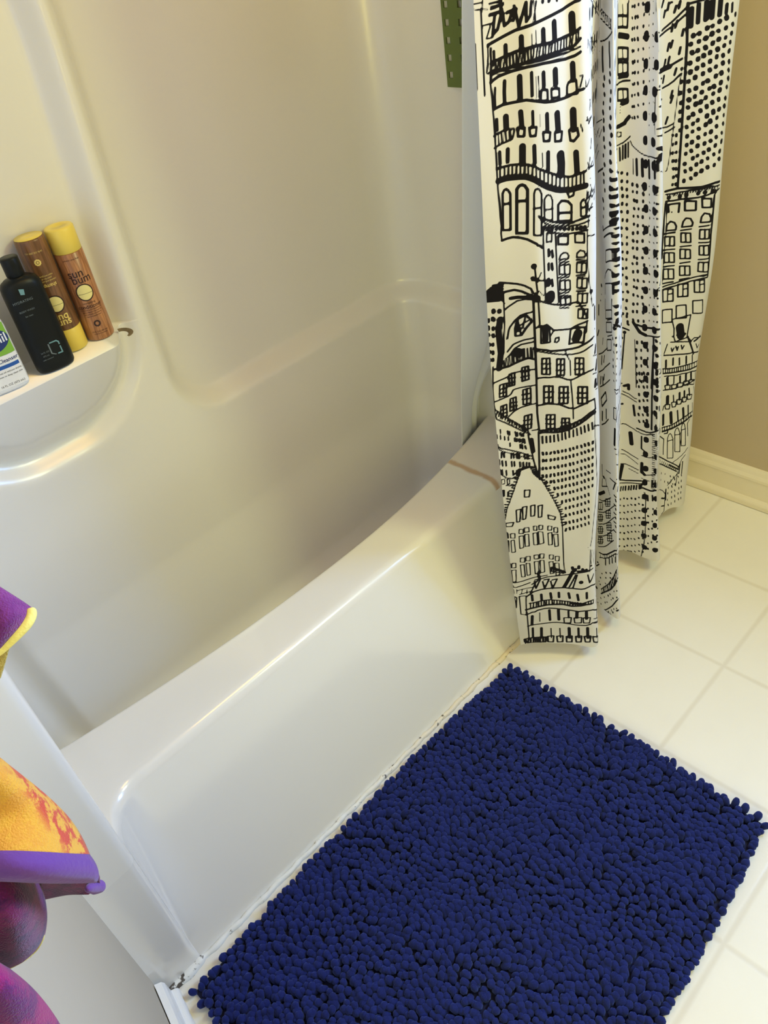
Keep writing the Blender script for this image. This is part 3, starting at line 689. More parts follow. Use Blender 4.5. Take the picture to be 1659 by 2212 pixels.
# curtain control lines: foot (z = .05) and a point near the top of the frame
CTRL = [  # foot x, y, z   top x, y, z
 (-.583, .108, .05, -.625, .095, 1.496),
 (-.526, .038, .05, -.556, .052, 1.482),
 (-.470, -.041, .05, -.487, .000, 1.468),
 (-.420, -.010, .05, -.428, .018, 1.455),
 (-.330, .072, .05, -.340, .072, 1.440),
 (-.358, -.039, .05, -.408, .000, 1.453),
 (-.255, .025, .05, -.300, .060, 1.430),
 (-.140, .102, .05, -.197, .122, 1.416),
 (-.124, .022, .05, -.164, .080, 1.403),
 (-.105, -.013, .05, -.177, .050, 1.411),
 (-.030, .040, .05, -.100, .098, 1.398),
 (.060, .080, .05, -.024, .132, 1.384),
 (.150, .055, .05, .064, .030, 1.363),
 (.210, .085, .05, .150, .070, 1.360),
 (.262, .128, .05, .230, .128, 1.340)]
def curtain_grid():
    C_ = np.array(CTRL); foot = C_[:, :3]; top = C_[:, 3:]
    def cr(P, n):
        Q = np.vstack([2*P[0]-P[1], P, 2*P[-1]-P[-2]]); out = []
        for i in range(len(P)-1):
            p0, p1, p2, p3 = Q[i:i+4]
            for k in range(n):
                t = k/n; out.append(.5*((2*p1)+(-p0+p2)*t+(2*p0-5*p1+4*p2-p3)*t*t+(-p0+3*p1-3*p2+p3)*t**3))
        out.append(P[-1]); return np.array(out)
    F_ = cr(foot, 60); T_p = cr(top, 60)
    mid = .5*(F_+T_p)[:, :2]; s = np.r_[0, np.cumsum(np.hypot(*np.diff(mid, axis=0).T))]
    U = np.arange(0, s[-1], .0024)
    f = np.stack([np.interp(U, s, F_[:, k]) for k in range(3)], 1); t = np.stack([np.interp(U, s, T_p[:, k]) for k in range(3)], 1)
    Z = np.r_[np.arange(.05, 1.55, .0026), np.arange(1.56, 1.975, .02)]
    slope = (t[:, :2]-f[:, :2])/(t[:, 2:3]-f[:, 2:3])
    P = np.zeros((len(Z), len(U), 3))
    P[:, :, :2] = f[None, :, :2] + slope[None]*(Z[:, None, None]-.05); P[:, :, 2] = Z[:, None]
    # gentle sway of each pleat
    d = np.gradient(P[:, :, :2], axis=1); n = np.stack([d[..., 1], -d[..., 0]], -1); n /= np.linalg.norm(n, axis=-1, keepdims=True)+1e-9
    sw = .0045*np.sin(Z[:, None]*5.1+U[None]*19)+.003*np.sin(Z[:, None]*11+U[None]*31+1)
    # broad soft flute down the middle of the first pleat
    sw = sw + .010*np.exp(-((U[None]-.085)/.028)**2)*np.clip((Z[:, None]-.3)/.6, 0, 1) - .010*np.exp(-((U[None]-.150)/.022)**2)*np.clip((Z[:, None]-.3)/.6, 0, 1)
    P[:, :, :2] += n*sw[..., None]*np.clip((Z[:, None, None]-.03)/.15, 0, 1)
    # the free edge bows outwards
    bow = .021*np.sin(np.pi*np.clip((Z[:, None]-.05)/1.45, 0, 1))*np.exp(-(U[None]/.075)**2)
    P[:, :, 0] -= .6*bow; P[:, :, 1] += .8*bow*.7
    # a little uneven hem
    P[:, :, 2] += (.006*np.sin(U[None]*26)+.003*np.sin(U[None]*61))*np.clip(1-(Z[:, None]-.05)/.1, 0, 1)
    return U, Z, P
# brush strokes of the printed city, in millimetres on the cloth: half width : (along the hem, height) points
INK = (
'1.3:0,1491 12,1491|1.3:0,1484 10,1482 22,1481|1.6:11,1482 12,1367|1.3:0,1440 0,1377|1.3:14,1494 13,1483|1.6:24,1487 43,1488|1.3:14,1461 26,1462 18,1443 28,1443|1.5:20,1433 20,1421 '
'17,1398 22,1395|2.3:20,1433 20,1435 24,1436 62,1448 144,1460 166,1467 176,1468|2.4:24,1473 43,1475 36,1453 28,1447 32,1471|2.4:43,1478 45,1466 46,1456 53,1460 59,1474|2.4:61,1479 6'
'7,1452 78,1481|2.4:79,1481 78,1457 85,1464 87,1481|2.4:27,1481 45,1484|2.4:41,1489 42,1478|2.4:50,1472 64,1475 59,1461|1.3:92,1482 94,1455|1.3:97,1481 90,1457|2.9:108,1478 108,1477'
'|2.9:120,1477 119,1476|2.6:134,1474 134,1474|2.3:29,1425 29,1408|3.3:47,1430 47,1412|3.9:70,1438 70,1419|1.1:86,1440 86,1421|1.1:94,1443 94,1422|4.2:107,1441 107,1425|4.6:127,1447 '
'127,1425|6.2:160,1450 160,1430|2.3:24,1410 62,1420 79,1422 89,1423 120,1422 138,1423 160,1426 174,1432|2.3:24,1398 48,1399 90,1405 147,1407 158,1408 164,1411 174,1418|1.5:26,1411 2'
'4,1398|1.5:31,1412 30,1399|1.5:36,1413 34,1399|1.5:40,1414 38,1399|1.5:46,1416 43,1399|1.5:49,1416 48,1400|1.5:54,1418 52,1400|1.5:58,1418 57,1401|1.5:63,1419 61,1401|1.5:67,1420 6'
'5,1402|1.5:72,1421 70,1403|1.5:76,1421 74,1404|1.5:80,1422 79,1404|1.5:85,1423 83,1405|1.5:90,1422 87,1406|1.5:96,1423 93,1406|1.5:101,1422 98,1406|1.5:107,1422 104,1406|1.5:111,14'
'23 109,1406|1.5:117,1422 115,1406|1.5:122,1422 120,1407|1.5:128,1423 126,1407|1.5:133,1423 131,1407|1.5:139,1423 137,1407|1.5:145,1424 143,1408|1.5:150,1425 148,1408|1.5:156,1426 1'
'54,1408|1.5:161,1427 158,1410|1.5:167,1430 165,1413|1.5:171,1431 169,1416|1.5:24,1390 24,1393 30,1395 78,1402 91,1403 142,1401 153,1403 173,1407|2.3:22,1383 26,1386 35,1390 55,1394'
' 78,1397 105,1397 146,1394 162,1396 173,1400|2.0:29,1375 28,1362 28,1348|2.9:44,1382 43,1367 43,1351|4.2:66,1385 66,1353|2.9:84,1388 84,1356|1.1:92,1382 92,1351|1.1:96,1381 97,1366'
' 96,1351|3.6:105,1384 105,1365|4.9:126,1383 126,1364|4.9:158,1385 158,1364|2.0:100,1361 111,1359 111,1343 99,1346 100,1361|2.0:118,1359 132,1356 132,1343 118,1346 118,1359|2.1:150,'
'1361 163,1362 164,1343 146,1343 147,1356 150,1361|1.5:169,1367 175,1367 169,1351|2.3:25,1345 40,1349 75,1351 94,1346 107,1342 123,1340 141,1340 150,1341 167,1347 176,1348|2.3:30,13'
'30 30,1313|4.6:44,1331 44,1314|3.9:66,1335 67,1312|2.6:84,1333 84,1311|1.1:97,1327 97,1307|3.6:109,1324 109,1301|5.2:127,1321 128,1296|5.9:156,1319 156,1292|2.1:61,1312 71,1311 70,'
'1298 61,1299 61,1312|2.1:78,1310 90,1309 88,1296 79,1297 78,1310|2.1:101,1299 114,1296 112,1283 102,1285 101,1299|2.1:122,1294 135,1292 133,1278 122,1280 122,1294|2.3:148,1291 162,'
'1292 164,1281 156,1273 150,1275 148,1291|1.5:168,1297 171,1286|1.6:24,1306 38,1311 48,1312 56,1312 56,1309 54,1301 53,1297 50,1295 36,1292 24,1288|1.1:27,1309 26,1290|1.1:32,1309 3'
'1,1291|1.1:36,1310 35,1291|1.1:40,1310 39,1293|1.1:43,1311 43,1294|1.1:48,1310 47,1295|1.1:51,1311 51,1296|2.9:32,1280 32,1261|3.3:45,1282 44,1263|5.2:67,1283 66,1257|3.6:85,1281 8'
'5,1254|1.3:99,1268 99,1245|3.6:109,1266 108,1237|7.2:131,1257 132,1242 131,1226|4.9:159,1255 160,1223|2.0:26,1255 48,1257 60,1256 74,1254 85,1249 92,1244 117,1230 144,1218 151,1218'
' 157,1219 175,1224|4.9:28,1235 32,1236 41,1237 61,1236 70,1235 77,1232 84,1228 107,1211 122,1203 130,1200 139,1198 148,1196 174,1200|1.6:32,1256 31,1236|1.6:39,1256 38,1236|1.6:45,'
'1257 44,1237|1.6:51,1257 50,1236|1.6:57,1256 56,1236|1.6:63,1255 62,1235|1.6:69,1254 68,1234|1.6:74,1253 74,1232|1.6:81,1250 80,1230|1.6:87,1247 87,1226|1.6:94,1243 93,1221|1.6:101'
',1239 100,1216|1.6:108,1235 107,1211|1.6:115,1231 114,1208|1.6:122,1227 121,1204|1.6:129,1225 128,1202|1.6:137,1222 136,1198|1.6:144,1219 144,1197|1.6:152,1218 151,1197|1.6:159,122'
'0 158,1198|1.6:166,1222 165,1199|1.6:171,1224 171,1200|2.0:141,1194 145,1184 153,1186 154,1193|1.6:25,1430 22,1385 25,1333 27,1222 29,1173 30,1160 29,1147 30,1133|2.1:32,1152 34,12'
'14 37,1219 40,1220 43,1217 46,1211 44,1150 32,1152|2.1:34,1196 45,1195|2.6:53,1143 56,1217 60,1222 64,1223 68,1221 72,1214 69,1141 53,1143|2.6:55,1197 71,1196|1.8:79,1136 82,1206 8'
'4,1212 88,1213 92,1210 95,1203 92,1133 79,1136|1.8:80,1182 94,1180|1.6:99,1158 100,1193 104,1198 108,1198 111,1196 114,1188 113,1154 99,1158|1.6:100,1175 114,1173|2.3:123,1149 124,'
'1177 130,1182 137,1180 143,1177 149,1170 148,1143 123,1149|2.3:124,1163 149,1157|1.8:165,1149 165,1172 168,1177 170,1178 172,1176 174,1169 174,1148 165,1149|1.8:165,1164 174,1164|2'
'.3:30,1134 38,1136 47,1137 59,1134 69,1130 83,1120 85,1117 88,1116 93,1111|1.9:88,1167 111,1152 133,1143 141,1141 150,1140 180,1148|1.6:92,1160 100,1152 109,1146 125,1140 146,1135 '
'161,1135 179,1140|1.6:88,1167 93,1159|1.7:95,1144 107,1136 120,1129 137,1123 147,1121 155,1121 176,1124|3.5:98,1146 98,1144|3.5:105,1143 105,1141|3.5:112,1140 112,1139|3.5:120,1137'
' 120,1137|3.5:127,1135 127,1135|3.5:134,1133 135,1132|3.5:142,1131 143,1130|3.5:150,1129 150,1128|3.5:158,1129 158,1128|3.5:165,1130 165,1128|3.5:171,1130 172,1128|1.6:96,1144 95,1'
'124 95,1012|1.6:117,1130 119,1002|1.2:176,1124 175,1092 176,1058 179,1020 184,977|1.6:102,1134 111,1132 110,1117 101,1119 102,1134|2.1:122,1124 141,1118 140,1103 122,1109 122,1124|'
'1.9:154,1120 170,1118 170,1102 154,1104 154,1120|2.4:104,1105 104,1093|2.4:110,1101 111,1089|2.4:103,1080 103,1068|2.4:109,1078 110,1066|2.4:102,1052 102,1039|2.4:108,1048 109,1036'
'|2.4:101,1023 101,1011|2.4:108,1021 108,1008|5.2:101,1048 101,1042|8.7:104,1020 104,1014|1.7:123,1081 125,1088 131,1091 138,1088 141,1082 140,1077 123,1081|1.6:122,1076 141,1071|1.'
'7:123,1071 143,1065 142,1047 122,1054 123,1071|1.7:132,1068 132,1050|1.6:121,1048 140,1043|1.7:123,1042 142,1036 142,1018 122,1025 123,1042|1.7:132,1039 132,1021|1.6:120,1019 139,1'
'014|1.7:123,1013 142,1006 142,989 122,995 123,1013|1.7:132,1010 132,992|1.6:120,990 138,984|1.7:156,1076 157,1084 163,1089 169,1087 172,1081 171,1076 156,1076|1.6:155,1071 172,1070'
'|1.7:156,1066 173,1065 173,1047 155,1048 156,1066|1.7:165,1066 164,1047|1.6:154,1042 171,1042|1.7:156,1037 174,1036 173,1017 155,1019 156,1037|1.7:165,1037 164,1018|1.6:153,1013 17'
'1,1013|1.7:156,1008 174,1007 173,988 155,989 156,1008|1.7:165,1008 164,989|1.6:152,983 170,983|1.7:156,977 174,976 173,957 155,959 156,977|1.7:165,977 164,958|1.6:131,1007 132,995|'
'1.6:122,1009 142,1003|1.7:78,1080 81,1033 79,1019|1.7:73,1055 94,1051|4.9:77,1081 77,1080|3.5:74,1059 75,1057|3.8:81,1055 82,1054|7.3:79,1019 79,1019|1.2:83,1055 89,1067|1.2:84,103'
'3 91,1023|3.0:13,1052 27,1052|3.0:9,1048 27,1048|3.0:5,1045 27,1043|3.0:0,1041 26,1039|3.0:0,1037 26,1035|3.0:0,1032 26,1030|3.0:0,1028 25,1026|3.0:0,1023 22,1022|2.1:23,1057 51,10'
'50 61,1046 71,1039 74,1031 77,1028|2.4:30,1037 46,1039 57,1035 74,1024|3.5:40,1023 51,1024 72,1022|1.6:24,1027 30,1014|3.9:11,1003 11,999|3.9:21,1001 21,998|3.7:9,987 10,983|3.7:22'
',985 23,982|3.4:1,985 1,981|3.4:11,985 11,982|3.6:0,970 0,965|3.3:9,967 9,963|2.7:0,955 0,951|3.5:8,952 9,948|3.0:0,934 0,930|2.8:7,933 7,929|2.9:0,918 0,914|3.1:6,916 6,911|3.1:0,'
'900 0,897|3.0:5,900 5,896|5.6:22,983 18,959 20,910 15,876|1.4:29,1034 29,978 25,909|1.7:30,1001 35,1006 50,1017 61,1019 72,1018|1.7:32,939 35,958 37,964 45,977 54,987 63,991 72,993'
'|2.1:45,960 49,979 62,988 71,975 62,961 54,945 45,944 45,960|1.6:49,979 54,945|1.6:62,988 56,959|3.1:50,965 49,955|1.4:48,963 68,978|1.7:31,911 41,926 46,929 58,935 72,939|1.7:32,9'
'00 36,905 43,917 48,921 53,925 73,931|1.4:23,893 23,878|1.4:28,898 27,878|1.4:33,902 32,879|1.4:38,906 37,880|1.4:42,911 41,883|1.4:46,915 45,886|1.4:50,915 49,888|1.4:55,915 54,89'
'0|1.4:58,916 58,892|1.4:62,917 62,894|1.4:67,918 66,893|1.4:71,919 70,893|2.3:4,877 19,876 32,878 59,893 64,895 74,892|7.0:48,911 48,903|2.1:74,1024 75,851|1.7:82,1021 83,966|1.4:7'
'6,959 83,966|1.9:84,1014 108,1001 126,994 133,992 157,991|1.9:157,991 166,975 173,957|1.9:78,961 96,964 108,949 124,945 140,941 173,952|1.9:85,964 100,957 101,926 84,927 85,964|5.9'
':93,957 92,932|1.6:101,938 108,948|2.1:140,941 168,940 164,909 136,911 140,941|8.7:154,929 150,919|1.6:172,953 170,930|1.7:109,924 111,932 117,932 117,925 113,922 109,924|2.3:73,91'
'6 93,911 101,907 121,903 132,901 142,899 149,899 155,900 182,914|1.7:76,911 88,907 126,892 143,887 151,887 157,888 164,891 175,898 182,900|1.4:128,899 130,891 137,874 137,843|1.9:8'
'5,894 99,892 99,855 84,858 85,894|1.9:93,893 92,857|1.7:84,882 100,879|1.7:84,871 100,868|1.9:112,887 126,883 125,847 111,850 112,887|1.9:119,885 118,849|1.7:111,875 126,870|1.7:11'
'0,862 126,858|1.9:147,878 163,876 162,841 146,842 147,878|1.9:155,876 154,841|1.7:146,866 163,864|1.7:145,854 163,852|1.9:75,849 87,850 99,848 105,848 116,845 121,842 131,835 137,8'
'33 143,833 151,836 158,840 172,847 181,848|1.6:137,833 140,767 140,740|1.9:75,857 74,764 76,723|2.1:87,830 103,827 102,786 86,788 87,830|2.1:96,829 95,787|1.9:86,816 104,813|1.9:86'
',802 103,800|2.1:115,823 131,819 130,780 114,783 115,823|2.1:123,821 122,781|1.9:114,809 132,804|1.9:113,797 132,793|2.1:151,814 168,813 167,775 150,775 151,814|2.1:159,813 158,775'
'|1.9:149,800 168,799|1.9:148,789 168,788|2.1:74,783 92,786 106,783 115,780 132,768 138,766 144,765 157,771 172,780 181,782|1.9:90,759 105,757 104,722 89,724 90,759|1.9:97,758 96,72'
'3|1.7:88,748 105,745|1.7:88,736 105,733|1.9:118,746 132,743 131,714 117,716 118,746|1.9:124,745 124,715|1.7:116,735 133,732|1.7:116,726 133,723|1.6:181,782 183,757|1.7:14,839 26,84'
'1 25,812 12,811 14,839|1.7:21,840 19,811|1.6:13,829 27,830|1.6:12,820 26,821|1.7:32,860 41,863 40,834 30,832 32,860|1.7:36,862 35,833|1.6:29,850 42,852|1.6:29,840 41,842|1.7:53,873'
' 63,877 63,846 52,841 53,873|1.7:58,875 57,844|1.6:52,862 64,866|1.6:51,851 64,855|1.7:13,790 24,792 23,764 11,763 13,790|1.7:18,791 16,764|1.6:12,781 24,782|1.6:11,772 24,773|1.7:'
'31,803 41,806 40,776 29,774 31,803|1.7:36,804 35,774|1.6:30,793 42,794|1.6:29,784 42,785|1.7:53,821 65,826 65,807 64,789 52,785 53,821|1.7:59,823 58,787|1.6:51,809 65,813|1.6:51,79'
'8 65,801|1.7:53,758 65,762 63,727 51,724 53,758|1.7:59,760 57,725|1.6:51,746 65,749|1.6:51,735 65,738|1.7:4,883 0,828 0,790|1.7:2,846 25,853 31,856 36,861 51,865 74,870|1.6:0,803 1'
'5,806 28,810 33,814 37,823 42,825 75,833|1.6:25,761 36,772 47,779 56,782 65,786 74,788|1.7:0,795 1,786 17,766 40,742 56,723|1.7:0,771 3,762 19,749 44,725 61,711|1.6:0,783 0,775|1.6'
':5,778 2,771|1.6:9,774 7,768|1.6:12,771 11,763|1.6:17,766 14,760|1.6:21,763 19,756|1.6:25,758 23,751|1.6:28,755 27,747|1.6:32,751 31,743|1.6:36,746 35,740|1.6:39,743 39,735|1.6:43,'
'739 43,732|1.6:47,736 47,728|1.6:50,732 49,724|1.6:53,729 53,721|1.6:57,725 57,717|1.6:56,723 60,711|1.7:57,711 59,688 64,640 72,592|1.6:64,721 76,723|3.8:62,699 64,667|1.7:8,736 8'
',727|1.7:21,729 22,720|1.7:25,727 25,717|1.7:35,723 36,712|1.7:39,720 39,711|1.7:44,718 45,709|1.7:49,716 49,707|1.7:0,725 0,716|1.7:7,722 7,712|1.7:15,717 15,708|1.7:22,714 22,705'
'|1.7:33,708 33,699|1.7:37,706 37,697|1.7:42,704 42,694|1.7:47,702 47,692|1.7:50,701 51,690|1.7:24,698 24,689|1.7:42,689 42,679|1.7:46,688 46,677|1.7:51,684 52,675|1.7:0,701 0,696 7'
',689 14,686 43,668 56,658 62,655|1.4:0,698 0,690 4,685 11,680 48,655 61,648|1.9:6,679 5,666|1.9:11,678 11,665|1.9:25,672 24,659|1.9:29,670 29,658|1.9:35,668 35,655|1.9:39,667 39,65'
'4|1.9:48,663 49,650|1.9:54,662 54,649|1.9:0,662 0,649|1.9:6,658 6,644|1.9:13,655 13,642|1.9:24,651 24,638|1.9:29,649 29,637|1.9:39,645 39,632|1.9:45,643 45,629|1.9:51,641 50,628|1.'
'9:56,639 55,627|1.9:0,636 0,624|1.9:4,635 4,621|1.9:12,631 12,618|1.9:25,627 25,614|1.9:32,625 32,611|1.9:37,623 36,610|1.6:0,624 11,611 29,604|1.6:9,591 25,586|1.2:1,610 7,608 6,5'
'95 0,597 1,610|1.2:12,607 17,605 16,593 12,594 12,607|1.6:0,579 0,572|2.8:3,578 2,563|2.4:12,572 11,560|1.9:76,720 84,721 92,720 108,720 115,722 123,723 145,731 151,734 157,738 172'
',753 183,758|1.9:76,714 86,714 104,711 113,711 128,713 144,720 153,726 173,745 183,750|1.6:78,720 79,713|1.6:81,721 83,714|1.6:85,721 86,714|1.6:88,720 89,713|1.6:92,721 92,713|1.6'
':95,721 96,712|1.6:99,720 99,713|1.6:102,721 103,712|1.6:106,720 106,712|1.6:109,721 109,711|1.6:112,722 113,711|1.6:116,723 117,711|1.6:120,724 120,714|1.6:123,725 124,714|1.6:127'
',727 127,715|1.6:130,727 132,716|1.6:134,728 135,717|1.6:138,729 139,718|1.6:141,731 143,719|1.6:145,732 146,721|1.6:149,734 150,724|1.6:152,736 154,728|1.6:157,738 157,731|1.6:160'
',741 161,733|1.6:164,744 165,736|1.6:167,747 168,740|1.6:170,750 171,743|1.6:174,753 174,745|1.6:177,755 178,747|1.6:181,757 182,748|1.9:75,717 72,592|1.2:181,758 181,691 186,598 1'
'89,573 188,508 178,407 172,382|1.9:81,705 81,686|1.9:88,704 88,687|1.9:95,704 95,687|1.9:102,705 102,687|1.9:109,706 110,688|1.9:117,707 117,690|1.9:123,709 124,691|1.9:131,710 131'
',694|1.9:139,712 139,695|1.9:146,715 147,697|1.9:154,718 155,701|1.9:161,722 162,705|1.9:168,725 169,709|1.9:175,728 176,711|2.3:80,663 81,656|2.3:87,662 87,656|2.3:95,661 94,656|2'
'.3:101,662 102,656|2.3:108,663 109,656|2.3:116,663 116,658|2.3:123,664 123,658|2.3:131,666 132,659|2.3:138,667 139,662|2.3:146,670 146,664|2.3:154,672 155,666|2.3:161,676 162,670|2'
'.3:168,679 169,672|2.3:176,681 176,675|2.3:80,644 80,638|2.3:86,643 86,638|2.3:94,643 94,637|2.3:101,643 101,638|2.3:108,644 108,638|2.3:116,644 116,639|2.3:123,645 123,639|2.3:130'
',647 131,641|2.3:138,649 138,642|2.3:146,650 146,645|2.3:154,654 155,648|2.3:161,657 162,652|2.3:168,661 169,655|2.3:176,663 176,657|2.3:79,623 79,617|2.3:85,622 86,617|2.3:93,622 '
'93,617|2.3:100,621 101,616|2.3:107,623 108,616|2.3:115,623 115,618|2.3:122,624 122,618|2.3:130,626 131,619|2.3:137,627 138,621|2.3:146,629 146,624|2.3:154,633 155,627|2.3:161,636 1'
'62,631|2.3:168,640 169,634|2.3:176,642 176,637|2.3:78,603 79,597|2.3:85,602 85,595|2.3:93,602 92,595|2.3:99,602 100,595|2.3:107,603 107,596|2.3:114,603 114,596|2.3:121,604 121,598|'
'2.3:129,606 130,599|2.3:137,607 138,601|2.3:145,609 145,604|2.3:153,613 154,606|2.3:161,616 162,611|2.3:168,620 169,614|2.3:176,623 176,616|2.3:84,585 84,578|2.3:92,584 92,578|2.3:'
'98,584 99,577|2.3:106,584 107,578|2.3:114,585 114,578|2.3:121,586 121,580|2.3:129,588 129,581|2.3:136,589 137,582|2.3:145,591 145,585|2.3:153,595 154,589|2.3:161,598 162,592|2.3:16'
'8,602 169,596|2.3:176,605 176,599|2.3:98,565 99,558|2.3:105,564 106,559|2.3:113,566 113,559|2.3:121,567 120,561|2.3:128,568 129,562|2.3:136,570 137,563|2.3:144,572 144,565|2.3:153,'
'574 154,569|2.3:160,579 161,572|2.3:168,583 169,577|2.3:177,585 177,579|2.3:104,546 105,539|2.3:113,546 113,540|2.3:120,546 120,541|2.3:128,548 129,542|2.3:135,549 136,544|2.3:144,'
'552 144,546|2.3:152,555 153,548|2.3:160,559 161,553|2.3:168,562 169,557|2.3:177,565 177,559|2.3:112,524 112,517|2.3:120,525 120,519|2.3:127,526 128,520|2.3:135,528 136,522|2.3:144,'
'530 144,523|2.3:152,532 153,527|2.3:160,537 161,530|2.3:168,541 169,534|2.3:119,504 119,499|2.3:127,506 127,500|2.3:134,507 135,502|2.3:144,510 143,503|2.3:152,512 152,506|2.3:160,'
'516 161,510|2.3:168,520 169,514|2.3:118,484 119,478|2.3:126,485 127,480|2.3:134,487 135,481|2.3:143,489 143,482|2.3:151,491 152,484|2.3:159,495 160,488|2.3:168,498 169,493|2.3:118,'
'462 118,456|2.3:125,463 126,457|2.3:133,465 134,458|2.3:142,466 142,459|2.3:150,468 151,463|2.3:159,472 160,465|2.3:168,476 169,469|2.3:118,443 117,436|2.3:125,445 126,438|2.3:133,'
'446 133,439|2.3:142,447 142,442|2.3:150,450 151,444|2.3:159,453 160,447|2.3:168,457 169,450|1.9:0,494|1.9:0,500|1.9:0,507 0,508|1.9:1,514 0,520|1.9:5,522 0,524|1.9:7,528 2,530|1.9:'
'10,536 2,538|1.9:13,543 8,546|1.9:15,551 7,554|1.9:18,558 13,560|1.9:20,565 16,567|1.9:23,572 15,575|1.9:25,579 20,582|1.9:27,587 20,591|1.9:30,594 25,597|1.9:32,601 28,604|1.9:34,'
'605 26,609|1.9:35,610 31,613|1.9:37,615 29,618|1.9:38,619 34,621|1.9:40,624 35,626|1.9:43,624 36,627|1.9:46,626 42,628|1.9:50,626 43,629|1.9:53,628 49,630|1.9:56,628 61,628|1.9:58,'
'624 65,624|1.9:60,620 64,620|1.9:60,615 68,615|1.9:61,611 66,612|1.9:63,607 67,608|1.9:65,603 72,603|1.9:68,599 72,599|1.9:71,596 78,596|1.9:73,592 77,592|1.9:76,589 81,589|1.9:78,'
'582 86,581|1.9:80,577 84,577|1.9:83,571 90,571|1.9:84,564 89,564|1.9:86,559 91,559|1.9:89,551 97,551|1.9:91,543 96,543|1.9:94,536 102,536|1.9:97,527 101,528|1.9:99,521 104,521|1.9:'
'101,513 109,513|1.9:103,507 108,507|1.9:105,499 112,500|1.9:107,494 111,494|1.9:108,487 113,487|1.9:109,478 117,478|1.9:109,471 114,471|1.9:109,462 118,462|1.9:110,454 115,455|2.3:'
'40,624 56,628|1.4:99,521 108,487 111,446 110,343 112,312|1.2:0,494 7,528 14,547 20,565 40,624|1.2:56,628 63,607 76,589 99,521|1.6:43,569 53,567 51,548 42,550 43,569|1.6:24,517 33,5'
'18 29,482 23,481 24,517|1.6:37,523 45,523 41,488 35,486 37,523|1.6:52,523 60,524 58,493 51,493 52,523|1.6:66,520 74,521 71,487 65,487 66,520|1.6:83,491 98,481 96,473 84,479 83,491|'
'1.6:0,482 17,482 13,470 0,471 0,482|1.4:0,454 3,448 2,434 0,435 0,454|1.4:0,428 2,427 0,390 0,428|1.4:8,448 17,447 16,433 7,434 8,448|1.4:7,426 14,427 14,388 6,387 7,426|1.4:26,459'
' 34,457 34,444 25,446 26,459|1.4:25,438 33,437 32,400 24,398 25,438|1.4:37,462 45,461 45,447 36,448 37,462|1.4:36,441 44,441 43,403 35,403 36,441|1.4:54,463 61,462 60,449 54,450 54'
',463|1.4:52,442 60,442 60,405 52,405 52,442|1.4:65,464 72,462 71,450 64,451 65,464|1.4:63,445 71,443 72,408 63,406 63,445|1.4:82,458 90,456 89,444 81,446 82,458|1.4:81,437 89,437 8'
'9,400 81,400 81,437|1.4:94,451 101,449 101,435 93,437 94,451|1.4:92,431 101,430 101,394 94,393 92,431|1.4:0,351 0,337|1.4:0,329 0,288|1.4:4,352 12,351 11,335 2,337 4,352|1.4:1,329 '
'11,329 8,289 0,288 1,329|1.4:23,367 32,366 31,352 22,353 23,367|1.4:21,344 29,344 29,303 21,303 21,344|1.4:35,371 43,370 42,355 34,356 35,371|1.4:33,348 41,347 40,308 33,306 33,348'
'|1.4:51,373 60,372 59,359 51,360 51,373|1.4:50,351 59,351 58,311 50,309 50,351|1.4:63,375 71,374 70,360 62,361 63,375|1.4:62,354 70,353 70,314 61,312 62,354|1.4:81,369 90,368 89,35'
'4 81,356 81,369|1.4:80,347 88,347 88,307 81,306 80,347|1.4:93,363 102,361 101,347 93,348 93,363|1.4:92,341 100,340 101,302 93,299 92,341|1.6:0,288 0,287 4,285 21,288 39,295 47,298 '
'75,302|1.6:0,276 1,270 7,269 22,274 38,281|1.4:9,258 27,262 44,264|1.4:12,243 40,251|1.2:0,263 0,248|1.2:7,262 6,247|1.2:19,260 17,245|1.2:30,258 28,243|1.6:0,238 5,234 1,197 0,209'
' 0,238|1.6:11,237 26,236 22,168 10,173 11,237|1.4:165,380|1.4:387,265|1.4:167,373|1.4:388,257|1.1:172,372 169,328|1.1:177,370 173,327|1.1:186,367 181,324|1.1:383,239 384,190|3.1:17'
'3,322|3.1:391,203|1.4:172,372 167,305|1.7:36,246 41,256 49,279 55,287 60,291 74,296 101,299 142,305 155,306 180,312|1.7:387,187 396,200|1.7:84,328 85,314 108,306|3.8:86,325 105,314'
' 111,309|3.1:140,310 163,308|3.5:128,324 129,318|3.5:134,318 134,313|3.5:142,326 142,320|3.5:150,316 151,312|3.5:159,313 159,308|3.5:59,317 58,311|3.1:56,311 58,294|4.2:109,260 129'
',311|1.9:120,260 135,300|1.9:128,258 138,299|1.9:47,285 49,259 60,291 49,289|1.9:64,282 67,256 78,289 67,287|1.9:81,281 84,255 95,288 84,285|1.7:41,274 52,284|5.2:146,275 146,274|2'
'.1:162,296 166,270 181,293|2.1:385,169|2.1:28,234 43,248 59,254 71,256 110,258 120,256 126,256 141,253 146,252 154,253 171,260 189,256|2.1:397,140|3.0:39,237 39,217|3.0:59,237 59,2'
'17|3.0:79,240 80,221|3.0:97,241 97,224|3.0:118,240 120,222|3.0:137,235 139,215|3.0:158,239 158,220|4.9:385,108|4.9:194,213|1.7:31,208 43,210 54,213 64,215 75,216 120,210 130,207 14'
'7,204 164,210 175,211|1.7:388,69|2.6:22,187 71,198 105,199 124,194 144,196 156,199 169,199|2.6:388,55|1.6:34,210 33,190|1.6:41,210 39,190|1.6:47,211 46,191|1.6:52,212 51,194|1.6:58'
',213 57,195|1.6:64,214 63,196|1.6:69,215 68,198|1.6:75,216 74,198|1.6:81,214 81,197|1.6:86,214 85,197|1.6:92,213 92,197|1.6:98,212 98,199|1.6:103,212 103,199|1.6:109,211 109,198|1.'
